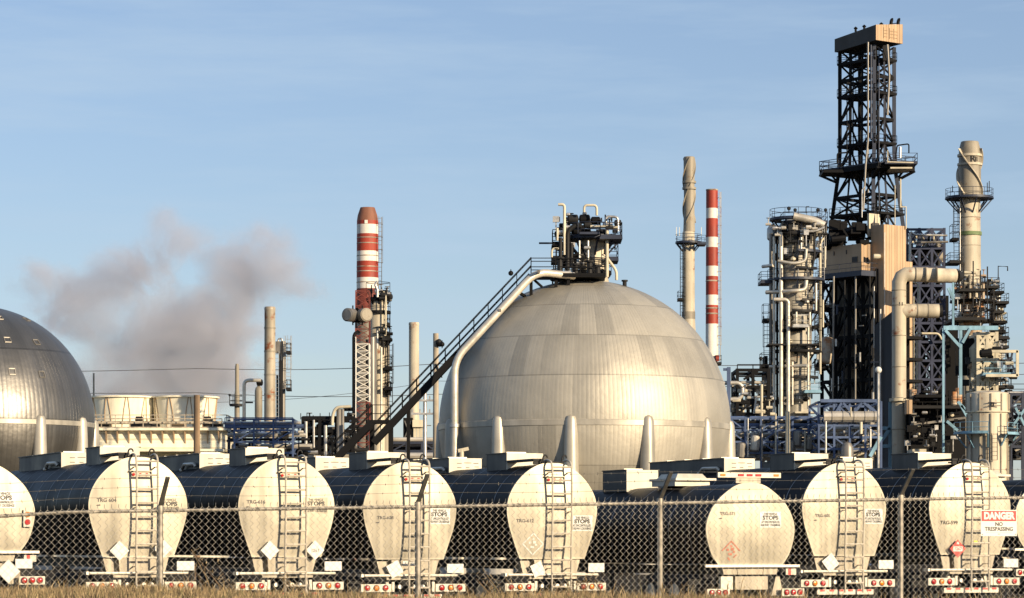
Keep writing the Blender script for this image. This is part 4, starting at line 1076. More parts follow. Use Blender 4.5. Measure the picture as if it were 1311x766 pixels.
b = Bag(); b.beam(W(586.5, 577.5, 130), W(600, 574.5, 130), .17, .15); b.build('camera_housing', 'cream_steel', u)

def wire(label, pts, Y, r=.035):
    root = thing('power_cable', W(pts[0][0], pts[0][1], Y), label, 'cable', 'power cables crossing the sky'); b = Bag(); P = []
    for (a, c) in zip(pts[:-1], pts[1:]):
        for i in range(12):
            t = i/12; P.append(W(a[0]+(c[0]-a[0])*t, a[1]+(c[1]-a[1])*t+4*math.sin(math.pi*t)*c[2], Y))
    P.append(W(pts[-1][0], pts[-1][1], Y)); b.poly(P, r, 4); b.build('conductor', 'cable_black', root)
wire('upper thin power cable crossing in front of the smoke', [(-120, 475, 0), (252, 472, .6), (560, 466, 1), (1500, 462, 1)], 420, .045)
wire('lower thin power cable crossing just above the cooling tower', [(-120, 499, 0), (252, 503, .6), (560, 505, 1), (1500, 470, 1)], 425, .045)
wire('slack thin power cable hanging between the left stacks and the red mast', [(252, 516, 0), (560, 488, 1.6), (900, 480, 1)], 430, .03)

# ------------------------------------------------------------------ stacks and columns left of the sphere
def build_left_group():
    Y = 320; s = S(Y)
    r1 = col_thing('stack', 345, Y, 'tall cream stack with a rust stain beside thin dark columns', 'stack', 'tall stacks'); b = Bag()
    lathe_px(b, 345.5, Y, [(6.4, 393), (7.2, 394.5), (7.2, 397), (6.9, 398), (7.6, 590)]); b.build('shell', 'stack_rusty', r1)
    b = Bag()
    for y in (420, 450, 480, 505): b.lathe((X(345.5, Y), Y, Z(y, Y)), [(7.45*s, -.08), (7.6*s, 0), (7.45*s, .08)], 24)
    b.build('band', 'stack_grey', r1)
    r2 = col_thing('pressure_vessel', 331, Y-4, 'short rounded grey vessel standing against the rust stained stack', 'vessel'); b = Bag()
    lathe_px(b, 331, Y-4, [(.1, 494.5), (2.2, 495), (4, 497), (4.9, 501), (4.9, 533), (3, 540), (4, 590)]); b.build('shell', 'stack_grey', r2)
    pipe(r2, Y-4, [(331, 495), (331, 490), (336, 488)], 1.6, 'dark_steel'); b = Bag(); b.drum(W(330, 490, Y-4), W(335, 490, Y-4), .35, 8); b.build('valve', 'black_steel', r2)
    r3 = thing('overhead_pipe', (X(312, Y-6), Y-6, 0), 'silver pipe rising and bending over towards the rounded grey vessel', 'pipe'); pipe(r3, Y-6, [(312.5, 588), (312.5, 487), (334, 487)], 2.3, 'silver_pipe', 'pipe_run')
    pipe(r3, Y-6, [(313, 515.5), (324, 515.5)], 1, 'dark_steel', 'pipe_branch')
    r4 = col_thing('stack', 303.5, Y+28, 'slender grey stack with a small gallery, leftmost of the stacks', 'stack', 'tall stacks'); b = Bag()
    lathe_px(b, 303.5, Y+28, [(1.9, 466), (2.6, 470), (2.7, 500), (3.3, 505), (3.4, 545), (4.2, 560), (4.2, 590)]); b.build('shell', 'stack_grey', r4); platform(r4, 303.5, Y+28, 519, 9.5, 3, m='dark_steel', brackets=False)
    b = Bag(); b.beam(W(294, 519, Y+28), W(294, 506, Y+28), .09); b.ball(W(294, 506, Y+28), .15, 6); b.build('mast_lamp', 'dark_steel', r4)
    r5 = col_thing('thin_column', 363, Y+3, 'pair of thin dark columns with caged ladders right of the rust stained stack', 'column'); b = Bag()
    lathe_px(b, 362.3, Y+3, [(2.9, 437), (3.1, 440), (3.2, 590)], 16); b.build('shell', 'dull_cladding', r5); b = Bag(); lathe_px(b, 358.3, Y+5, [(1.5, 441), (1.6, 590)], 12); b.build('shell', 'black_steel', r5)
    pipe(r5, Y+3, [(356, 445, 0), (356, 434, 0), (361, 433.5, 0), (361, 440, 0)], 1.1, 'galvanised'); b = Bag(); b.box(W(356, 445, Y+3), (.5, .6, 1.3)); b.build('junction_box', 'dull_cladding', r5)
    ladder(r5, 369, Y+3, 430, 498, 0, .55, m='galvanised'); ladder(r5, 354.5, Y+3, 450, 560, -.4, .5, False, 'galvanised')
    for py, a in ((451, 0), (498, 0)):
        deck(r5, 366, 372, Y+2, Y+4, py, 'dark_steel', h=1.0)
    b = Bag(); b.beam(W(361, 462, Y+3, -.5), W(361, 590, Y+3, -.5), .25); b.beam(W(355, 480, Y+3), W(355, 590, Y+3), .2); b.build('support_post', 'dark_steel', r5)
    # blue pipe rack below
    rk = thing('pipe_rack', (X(335, 262), 262, 0), 'blue steel pipe rack below the rust stained stack', 'pipe rack', 'steel pipe racks')
    steel_frame(rk, 300, 375, 536, 590, 262, 7, 3, (537, 551, 566, 580), .17, 'blue_steel', True, 1, True, .12, 'mix', 4)
    g = Bag(); railing_line(g, [W(288, 548, 262), W(375, 548, 262)], .9, .07, 1.2); g.build('railing', 'blue_steel', rk)
    b = Bag(); b.beam(W(286, 550, 262, 3), W(300, 550, 262, 3), .2); b.beam(W(286, 563, 262, 3), W(300, 563, 262, 3), .2); b.beam(W(289, 536, 262, 3), W(289, 590, 262, 3), .25); b.build('floor_beam', 'navy_steel', rk)
    for i, (y, rr, m) in enumerate(((541, .14, 'silver_pipe'), (545, .2, 'blue_steel'), (556, .2, 'silver_pipe'), (561, .12, 'dark_steel'), (570, .24, 'silver_pipe'), (573, .15, 'dark_steel'), (577, .2, 'galvanised'), (583, .2, 'silver_pipe'))):
        b = Bag(); d = 1+i*.7; b.tube(W(284+i*2, y, 262, d), W(384+i*3, y, 262, d), rr, 8); b.build('pipe', m, rk)
    scatter_valves(rk, 290, 385, 545, 583, 263, 5, 26, 31)
build_left_group()
def build_left_pipes():
    Y = 268; rk = thing('pipe_rack', (X(410, Y), Y, 0), 'dark steel pipe rack with a pale swan neck pipe left of the red mast', 'pipe rack', 'steel pipe racks')
    steel_frame(rk, 388, 452, 534, 590, Y, 7, 3, (535, 552, 568), .3, 'black_steel', True, 1, True, .15, 'mix', 6)
    for i, (x0, x1, y, rr, m) in enumerate(((388, 428, 536, .17, 'galvanised'), (388, 440, 549, .22, 'dull_cladding'), (392, 450, 553, .26, 'black_steel'), (384, 450, 561, .2, 'dark_steel'), (380, 455, 570, .28, 'galvanised'), (380, 470, 575, .22, 'dark_steel'), (378, 560, 582, .3, 'silver_pipe'), (436, 452, 521, .18, 'black_steel'), (440, 452, 528, .2, 'black_steel'))):
        b = Bag(); d = .5+i*.6; b.tube(W(x0, y, Y, d), W(x1, y, Y, d), rr, 8); b.build('pipe', m, rk)
    pipe(rk, Y, [(426, 545, -.6), (426, 534, -.6), (430, 522, -.6), (450, 521, -.6)], 2.0, 'cream_steel')
    for px, y0, w in ((434, 524, 3.2), (438.5, 524, 2.6), (417, 545, 2.2), (402, 538, 1.4), (392, 540, 2)):
        b = Bag(); b.tube(W(px, y0, Y, -.3), (X(px, Y), Y-.3, 0), w*S(Y), 10); b.build('standpipe', 'dull_cladding' if w > 2.3 else 'galvanised', rk)
    for px, py, L_ in ((405, 546, 12), (422, 560, 10), (398, 566, 14), (440, 566, 9)):
        b = Bag(); b.drum(W(px, py, Y, 1), W(px+L_, py, Y, 1), 3.4*S(Y), 10); b.build('drum', random.choice(('dull_cladding', 'black_steel', 'galvanised')), rk)
    scatter_valves(rk, 384, 458, 536, 584, Y, 5, 34, 32)
    b = Bag()
    for px in (383, 391, 399, 408, 420, 445): b.beam(W(px, 536, Y, 2), W(px, 536-random.uniform(4, 12), Y, 2), .07)
    b.build('vent_stub', 'dark_steel', rk)
    # low pipework between the red mast and the pale sphere
    rk = thing('pipe_rack', (X(520, Y+20), Y+20, 0), 'low bluish pipework and pumps between the red mast and the pale sphere', 'pipe rack', 'steel pipe racks')
    steel_frame(rk, 482, 560, 566, 590, Y+20, 7, 4, (567, 578), .24, 'navy_steel', True, 1, True, .12, 'mix', 8)
    for i, (x0, x1, y, rr, m) in enumerate(((480, 556, 563, .22, 'silver_pipe'), (480, 556, 568, .3, 'galvanised'), (484, 556, 573, .2, 'dark_steel'), (480, 560, 577, .25, 'silver_pipe'), (480, 560, 582, .2, 'navy_steel'))):
        b = Bag(); b.tube(W(x0, y, Y+20, i*.7), W(x1, y, Y+20, i*.7), rr, 8); b.build('pipe', m, rk)
    scatter_valves(rk, 480, 558, 562, 584, Y+20, 5, 26, 33)
build_left_pipes()

def striped_stack(px, Y, top, bottom, r0, r1, bands, label, lad=0, cone=False, base_r=None):
    """bands: list of (y where the band starts, colour) from the top"""
    root = col_thing('striped_stack', px, Y, label, 'stack', 'red and white striped stacks'); s = S(Y)
    def rad(y): return r0+(r1-r0)*max(0, min(1, (y-top)/(bottom-top)))
    for i, (y, m) in enumerate(bands):
        y2 = bands[i+1][0] if i+1 < len(bands) else bottom; b = Bag(); y2e = y2 if i+1 < len(bands) else 700+CAMZ/s
        b.lathe((X(px, Y), Y, 0), [(rad(y2)*s, Z(y2e, Y)), (rad(y)*s, Z(y, Y))], 36, capb=False, capt=(i == 0)); b.build('paint_band', m, root)
    return root, rad, s
def build_red_stack():
    Y = 300; w, r = 'paint_white', 'paint_red'
    root, rad, s = striped_stack(470.5, Y, 277, 590, 13.6, 15.0, [(283, r), (288, w), (300, r), (322, w), (335, r), (356, w), (370, 'paint_red_worn'), (412, 'stack_grey')], 'red and white striped stack with a conical top behind a lattice mast')
    b = Bag(); b.lathe((X(470.5, Y), Y, 0), [(13.6*s, Z(283, Y)), (12.6*s, Z(276, Y)), (9.2*s, Z(266, Y)), (8.4*s, Z(266, Y))], 36, capb=False); b.build('cone_top', 'cone_rust', root)
    for px in (469.5,):
        b = Bag(); b.box(W(px, 285.5, Y, -13.4*s*math.sqrt(max(.05, 1-((px-470.5)/13.6)**2))-.03), (.32, .06, .35)); b.build('light_patch', 'paint_white', root)
    for y in (305, 312, 328, 342, 348, 362): b = Bag(); b.lathe((X(470.5, Y), Y, Z(y, Y)), [((rad(y)+.1)*s, -.05), ((rad(y)+.35)*s, 0), ((rad(y)+.1)*s, .05)], 32); b.build('band', 'stack_rusty', root)
    ladder(root, 485.5, Y, 278, 365, 0, .5, True, 'dull_cladding');
    # red and white lattice mast with two drum antennas
    Ym = 272; m = col_thing('lattice_mast', 464, Ym, 'red and white lattice mast carrying two white drum antennas', 'mast'); s = S(Ym)
    segs = [(372, 440, 'paint_red_worn'), (440, 515, 'paint_white'), (515, 555, 'paint_red_worn'), (555, 590, 'paint_red_worn')]
    def xe(y): k = (y-372)/(590-372); return 455.5-1.5*k, 472.5+1*k
    for y0, y1, mm in segs:
        b = Bag(); Ybk = Ym+1.4; n = max(2, int((y1-y0)/9)); z_end = 0 if y1 == 590 else None
        def P(side, y, back): return Vector((X(xe(y)[side], Ym), Ym+(1.4 if back else 0), Z(y, Ym) if not (z_end == 0 and y == y1) else 0))
        for side in (0, 1):
            for back in (0, 1): b.beam(P(side, y0, back), P(side, y1, back), .10)
        for i in range(n):
            ya, yb = y0+(y1-y0)*i/n, y0+(y1-y0)*(i+1)/n
            for back in (0, 1):
                b.beam(P(0, ya, back), P(1, yb, back), .055) if (i+back) % 2 else b.beam(P(1, ya, back), P(0, yb, back), .055); b.beam(P(0, ya, back), P(1, ya, back), .05)
            for side in (0, 1): b.beam(P(side, ya, 0), P(side, yb, 1), .07)
        b.build('mast_section', mm, m)
    for px, d, m_ in ((449, (-.55, -.8, 0), 'dull_cladding'), (467, (.5, -.85, 0), 'stack_grey')):
        b = Bag(); c = W(px, 404.5, Ym, -.9); d = Vector(d).normalized(); b.tube(c-d*.35, c+d*.45, .62, 24); b.poly([c+d*.45, c+d*.52], .60, 24, r2=.5); a = b.build('drum_antenna', m_, m)
        e = Bag(); e.beam(c-d*.35, W(464, 404.5, Ym, .3), .16); e.beam(c-d*.35+Vector((0, 0, -.7)), W(462, 408, Ym, .2), .1); e.beam(c-d*.4+Vector((0, 0, -.9)), c-d*.4+Vector((0, 0, .9)), .12); e.build('mount', 'black_steel', a)
    b = Bag(); b.beam(W(457, 394, Ym), W(457, 413, Ym), .2); b.box(W(463, 404, Ym, .5), (1.0, .9, 1.2)); b.build('antenna_frame', 'black_steel', m)
    pipe(m, Ym, [(453.3, 590, -.4), (453.3, 428, -.4), (459, 424, .5)], 2.2, 'black_steel', 'cable_duct'); pipe(m, Ym, [(455.8, 580, -.6), (455.8, 432, -.6)], .8, 'galvanised', 'conduit')
    # process column right of the mast
    Yc = 286; c = col_thing('process_column', 486, Yc, 'grey process column with galleries just right of the striped stack with a conical top', 'tower', 'process columns')
    b = Bag(); lathe_px(b, 484, Yc, [(2, 382), (9, 383), (11.5, 386), (11.8, 390), (11.8, 432), (9.5, 440), (9.2, 590)]); b.build('shell', 'stack_cream', c)
    b = Bag(); lathe_px(b, 476.5, Yc-3, [(4.6, 432), (5, 436), (5, 590)], 20); b.build('side_vessel', 'dull_cladding', c); b = Bag(); lathe_px(b, 493.5, Yc+1, [(3.5, 432), (5.2, 441), (5.2, 590)], 20); b.build('side_vessel', 'stack_grey', c)
    platform(c, 484, Yc, 383.5, 15.5, 9, m='black_steel', h=1.6); platform(c, 484, Yc, 400.5, 16.5, 11.5, 230, 380, 'black_steel', False); platform(c, 487, Yc, 435, 14, 10, m='black_steel'); platform(c, 489, Yc, 443.5, 7, 5, m='dark_steel', brackets=False, h=.3)
    deck(c, 492, 501, Yc-1.5, Yc+1, 471, 'black_steel'); deck(c, 492, 501.5, Yc-1.5, Yc+1, 497, 'black_steel'); deck(c, 496, 500, Yc-1, Yc+.5, 503, 'black_steel'); deck(c, 495, 499, Yc-1, Yc+1, 415, 'dark_steel')
    for pts, rr, mm in (([(484, 382), (484, 372), (481, 366), (484, 362)], 1.8, 'galvanised'), ([(494.5, 430), (494.5, 380), (491, 374)], 1.2, 'cream_steel'), ([(474, 470), (474, 424)], 1.0, 'cream_steel'), ([(484, 448), (484, 425)], 1.2, 'galvanised'), ([(489, 590), (489, 446)], 1.5, 'silver_pipe'), ([(481.5, 590), (481.5, 440)], 1.8, 'dull_cladding'), ([(471, 590), (471, 436)], 2, 'black_steel')): pipe(c, Yc, [(a, e, -1.3) for a, e in pts], rr, mm)
    scatter_valves(c, 470, 498, 370, 382, Yc-1.5, 2, 14, 41, ('dark_steel', 'galvanised')); scatter_valves(c, 472, 500, 424, 434, Yc-2, 2, 8, 42, ('dark_steel', 'black_steel'))
    ladder(c, 499, Yc, 440, 520, .3, .5, True, 'dark_steel')
    b = Bag()
    for px, h in ((476, 18), (489, 15), (494, 12), (501, 9)): b.beam(W(px, 384, Yc, -.8), W(px, 384-h, Yc, -.8), .1)
    b.build('vent_pipe', 'dark_steel', c)
build_red_stack()
def build_mid_stack():
    Y = 335; root = col_thing('stack', 530.5, Y, 'plain cream stack rising from a dark furnace behind the stair', 'stack', 'tall stacks'); b = Bag(); s = S(Y)
    lathe_px(b, 530, Y, [(6.2, 413), (6.8, 414), (6.8, 416), (6.5, 417), (6.6, 532), (6.9, 533), (6.9, 538)]); b.build('shell', 'stack_cream', root)
    pxbox(root, 'furnace', 517, 529, 536, 565, Y, 6, 'black_steel', -2); pxbox(root, 'furnace', 529, 543, 539, 548, Y, 5, 'cream_steel', -2.5)
    for px in (532, 536, 540): b = Bag(); b.beam((X(px, Y), Y-2, 0), W(px, 548, Y, -2), .32); b.build('leg', 'cream_steel', root)
    b = Bag(); b.box((X(523, Y), Y+1, Z(565, Y)/2), (12*s, 5.6, Z(565, Y))); b.build('furnace_base', 'dull_cladding', root)
    b = Bag(); b.beam(W(519, 562, Y, -2.2), W(527, 540, Y, -2.2), .12); b.beam(W(527, 562, Y, -2.2), W(519, 540, Y, -2.2), .12); b.beam(W(543, 545, Y), W(552, 545, Y), .1); b.build('bracing', 'dull_cladding', root)
build_mid_stack()

# ------------------------------------------------------------------ stacks right of the sphere
def strake(root, px, Y, r_of, y0, y1, turns, a0, w, m, n=60, sgn=1):
    """raised spiral fin round a stack"""
    s = S(Y); c = Vector((X(px, Y), Y, 0)); vs = []; fs = []; b = Bag()
    for i in range(n+1):
        t = i/n; y = y0+(y1-y0)*t; a = R(a0+sgn*360*turns*t); d = Vector((math.cos(a), math.sin(a), 0)); r = r_of(y)*s; z = Z(y, Y)
        vs += [c+d*(r-.05)+Vector((0, 0, z+.09)), c+d*(r+w)+Vector((0, 0, z+.09)), c+d*(r+w)+Vector((0, 0, z-.09)), c+d*(r-.05)+Vector((0, 0, z-.09))]
    for i in range(n): fs += [(i*4+j, i*4+(j+1) % 4, i*4+4+(j+1) % 4, i*4+4+j) for j in range(4)]
    b.add(vs, fs); return b.build('strake', m, root)
def build_back_stacks():
    Y = 410; s = S(Y); root = col_thing('stack', 881.5, Y, 'tall grey stack with spiral fins and a blue gallery behind the pale sphere', 'stack', 'tall stacks')
    b = Bag(); lathe_px(b, 882.3, Y, [(6.4, 201), (7.2, 202), (7.0, 235), (6.7, 260), (7.2, 285), (7.6, 297)]); b.build('upper_shell', 'stack_grey', root)
    b = Bag(); lathe_px(b, 881.5, Y, [(7.6, 297), (7.9, 302), (8.1, 400), (8.2, 406)]); b.build('shell', 'stack_cream', root)
    b = Bag(); lathe_px(b, 881.5, Y, [(8.2, 406), (10, 440), (13, 590)]); b.build('base_cone', 'stack_cream', root)
    for a in (150, 270, 30): strake(root, 882.3, Y, lambda y: 7, 203, 285, .75, a, .17, 'stack_grey', sgn=-1)
    b = Bag()
    for y in (233, 241): b.lathe((X(882.3, Y), Y, Z(y, Y)), [(7.1*s, -.2), (8.8*s, -.2), (8.8*s, .1), (7.1*s, .1)], 30, smooth=False)
    b.lathe((X(881.5, Y), Y, Z(404, Y)), [(8.3*s, -.5), (8.6*s, -.5), (8.6*s, .5), (8.3*s, .5)], 30, smooth=False)
    b.build('ring_band', 'stack_grey', root)
    platform(root, 881.5, Y, 311, 17, 8, m='navy_steel'); deck(root, 893, 904, Y-2, Y+1, 311.5, 'navy_steel', sides='fb')
    ladder(root, 873.5, Y, 312, 425, -.6, .5, True, 'dark_steel'); deck(root, 868, 875, Y-2, Y+.5, 383, 'dark_steel')
    for px in (866, 870, 898): b = Bag(); b.beam(W(px, 302, Y), W(px, 291, Y), .08); b.build('mast_lamp', 'sign_white', root)
    Y = 420; w, r = 'paint_white', 'paint_red'
    root, rad, s = striped_stack(911.5, Y, 243, 590, 7.5, 8.6, [(243, r), (267, w), (280, r), (304, w), (317, r), (341, w), (354, r), (378, w), (391, r), (415, w)], 'slim red and white striped stack beside the grey stack with spiral fins')
    for y in (243.5, 360, 395, 402): b = Bag(); b.lathe((X(911.5, Y), Y, Z(y, Y)), [((rad(y)+.05)*s, -.1), ((rad(y)+.5)*s, 0), ((rad(y)+.05)*s, .1)], 30); b.build('band', 'stack_rusty', root)
    ladder(root, 920.3, Y, 246, 462, 0, .45, True, 'stack_rusty'); deck(root, 916, 924, Y-1.5, Y+1, 465, 'dark_steel')
    pxbox(root, 'junction_box', 915.5, 920, 456, 463, Y, .6, 'paint_red', -1.2)
build_back_stacks()

# ------------------------------------------------------------------ fractionator column of the right hand complex
def build_fractionator():
    Y = 330; s = S(Y); root = col_thing('fractionator', 1018, Y, 'broad cream column wrapped in silver pipes and galleries left of the dark drum structure', 'tower', 'process columns')
    b = Bag(); lathe_px(b, 1019, Y, [(.1, 279), (12, 281), (19, 286), (21.5, 294), (22, 306), (22, 398), (20.5, 404), (20, 470), (19, 474), (18.5, 590)], 48); b.build('shell', 'column_grey', root)
    b = Bag(); lathe_px(b, 1019, Y, [(22.4, 303), (22.6, 304), (22.6, 308), (22.4, 309)]); lathe_px(b, 1019, Y, [(22.4, 346), (22.6, 347), (22.6, 350), (22.4, 351)]); b.build('stiffener_ring', 'stack_grey', root)
    b = Bag(); p = W(988, 296, Y, 1); lathe_px(b, 989, Y+1, [(.1, 287), (4, 288.5), (7, 293), (7.3, 300), (7, 306), (3, 310)], 24); b.build('side_drum', 'silver_cladding', root)
    T = lambda pts, r, m='silver_pipe', d=-2.3: pipe(root, Y, [(p[0], p[1], (p[2] if len(p) > 2 else d)) for p in pts], r, m)
    T([(1013, 280), (1040, 286), (1052, 292)], 5.0, 'silver_pipe', -2.6)                      # sloping overhead line
    T([(986.5, 588), (986.5, 300)], 2.4, 'dull_cladding', -.6); T([(989.5, 588), (989.5, 305)], 1.8, 'silver_pipe', -1.6)
    T([(997.5, 540), (997.5, 300)], 2.7, 'silver_pipe'); T([(1006.5, 530), (1006.5, 389), (1003, 386), (988, 386)], 2.4, 'silver_pipe', -2.6)
    T([(993.5, 560), (993.5, 300)], 1.6, 'black_steel', -1.5); T([(1001.5, 540), (1001.5, 300)], 1.8, 'black_steel', -1.2)
    T([(980, 375.5, -1), (1012, 376, -3.2), (1028, 374, -2.9), (1029, 362, -2.9)], 2.6)
    T([(976, 342, -.5), (988, 342, -2)], 2.2); T([(994, 337, -2.4), (1012, 341, -3.1), (1028, 338, -2.9), (1029, 322, -2.9)], 2.0)
    T([(984, 470.5, -1), (1030, 470.5, -3)], 2.4); T([(1012, 520), (1012, 465)], 1.5); T([(1032, 525), (1032, 440), (1032, 420)], 1.6, 'silver_pipe', -2.4)
    T([(1049, 480), (1049, 312), (1053, 306)], 1.5, 'cream_steel', -1); T([(1054, 345), (1054, 318)], 1.0, 'cream_steel', -2); T([(1042, 400), (1042, 365)], 1.6, 'silver_pipe'); T([(1052.5, 420), (1052.5, 385)], 1.2, 'cream_steel', -1)
    T([(1023, 300), (1023, 326)], 1.6, 'galvanised'); T([(1012, 330), (1016, 318), (1016, 305)], 1.4, 'dark_steel'); T([(1037, 345), (1040, 330), (1040, 303)], 1.6, 'dark_steel')
    T([(1016.5, 418), (1016.5, 402)], 1.4, 'silver_pipe', -2.8); T([(1034, 418), (1034, 402)], 1.4, 'silver_pipe', -2.4)
    T([(1025, 300), (1040, 300), (1052, 295)], 1.6, 'galvanised', -3)
    for y, r, a0, a1, m in ((281.5, 34, 0, 360, 'navy_steel'), (300, 30, 190, 350, 'dark_steel'), (323.5, 34, 270, 380, 'navy_steel'), (332, 27, 200, 265, 'dark_steel'), (359, 37, 180, 400, 'navy_steel'), (400, 30, 255, 370, 'dark_steel'), (451, 34, 180, 400, 'black_steel')):
        platform(root, 1019, Y, y, r, 21, a0, a1, m)
    deck(root, 974, 990, Y-1, Y+3, 360.5, 'navy_steel'); deck(root, 975, 988, Y-1, Y+2, 468, 'black_steel', h=1.4); deck(root, 1030, 1052, Y-3.5, Y-1, 501, 'pale_blue_steel'); deck(root, 977, 986, Y, Y+2, 410, 'dark_steel', h=1.8)
    deck(root, 1015, 1036, Y-3.6, Y-2, 417, 'galvanised', h=1.2); deck(root, 1003, 1060, Y-2, Y+4, 284, 'navy_steel'); deck(root, 992, 1060, Y-1, Y+2, 298, 'dark_steel', rail=False)
    deck(root, 1018, 1045, Y-3.2, Y-1, 527, 'cream_steel', rail=False); deck(root, 984, 1048, Y-2.6, Y+1, 433+7, 'dark_steel', rail=False)
    pxbox(root, 'dark_screen', 980, 984, 455, 540, Y, 3, 'black_steel', 1)
    ladder(root, 1052, Y, 284, 358, 0, .6, True, 'galvanised'); ladder(root, 1045, Y, 362, 450, -1.6, .6, True, 'dark_steel'); ladder(root, 981.5, Y, 405, 470, 0, .6, True, 'dark_steel')
    for px in (1035.5, 1040, 1047): b = Bag(); b.beam(W(px, 297, Y, -2.5), W(px, 315, Y, -2.5), .2); b.build('hanger', 'dark_steel', root)
    for px, h, k in ((1010, 10, .22), (1018, 8, .2), (1032, 12, 0), (1047, 8, .2), (1057, 8, .2)):
        b = Bag(); b.beam(W(px, 273, Y), W(px, 273-h+4, Y), .1)
        if k: b.ball(W(px, 273-h+4, Y), k, 6)
        else: b.beam(W(1032, 265, Y), W(1036, 265, Y), .12)
        b.build('mast_lamp', 'dark_steel', root)
    scatter_valves(root, 985, 1050, 283, 300, Y-3.5, 2, 30, 51, ('dark_steel', 'galvanised', 'black_steel', 'silver_pipe'))
    r = random.Random(77)
    for y, r_, a0, a1, m in ((312, 29, 200, 300, 'dark_steel'), (345, 28, 265, 340, 'dark_steel'), (386, 30, 280, 385, 'dark_steel'), (425, 29, 200, 280, 'black_steel'), (484, 29, 250, 360, 'dark_steel'), (514, 28, 190, 300, 'dark_steel')): platform(root, 1019, Y, y, r_, 21, a0, a1, m, False)
    for i in range(64):       # nozzles, small lines and boxes hugging the column
        py = r.uniform(305, 520); px = r.choice((r.uniform(986, 1010), r.uniform(1030, 1050), r.uniform(1004, 1044))); L_ = r.uniform(3, 14); b = Bag(); m = r.choice(('dark_steel', 'galvanised', 'black_steel', 'dull_cladding', 'cream_steel'))
        d = -math.sqrt(max(0, 22*22-(px-1019)**2))*s-.35
        if r.random() < .5: b.tube(W(px, py, Y, d), W(px, py+L_, Y, d), r.uniform(.05, .12), 6)
        elif r.random() < .6: b.tube(W(px, py, Y, d+.8), W(px, py, Y, d-.4), r.uniform(.12, .3), 8); b.lathe(W(px, py, Y, d-.4), [(.01, -.3), (.3, -.1), (.3, .1), (.01, .3)], 8)
        else: b.box(W(px, py, Y, d), (r.uniform(.3, .7), .3, r.uniform(.4, .9)))
        b.build('fitting', m, root)
    b = Bag(); q = W(1034, 344, Y, -2.2); b.box(q, (.8, .05, .9)); 
    return root
build_fractionator()

# ------------------------------------------------------------------ drum structure, derrick, duct, stack
BE = R(38)
def rbox(root, name, pc, wl, wr, y0, y1, Y, m, d=0, roof=None, floor=None, dl=None, dr=None):
    """block seen corner on: near vertical edge at pixel pc, wl px to its left and wr px to its right"""
    s = S(Y); dR = Vector((math.cos(BE), math.sin(BE), 0)); dL = Vector((-math.sin(BE), math.cos(BE), 0)); c = Vector((X(pc, Y), Y+d, 0))
    a = dl if dl is not None else wl*s/math.sin(BE); e = dr if dr is not None else wr*s/math.cos(BE)
    z1 = Z(y0, Y); z0 = Z(y1, Y) if y1 is not None else 0
    base = [c, c+dR*e, c+dR*e+dL*a, c+dL*a]; t = roof or (0, 0, 0, 0); f = floor or (0, 0, 0, 0)
    b = Bag(); b.hexa([p+Vector((0, 0, z0-f[i]*s)) for i, p in enumerate(base)], [p+Vector((0, 0, z1-t[i]*s)) for i, p in enumerate(base)])
    return b.build(name, m, root), base, z0, z1
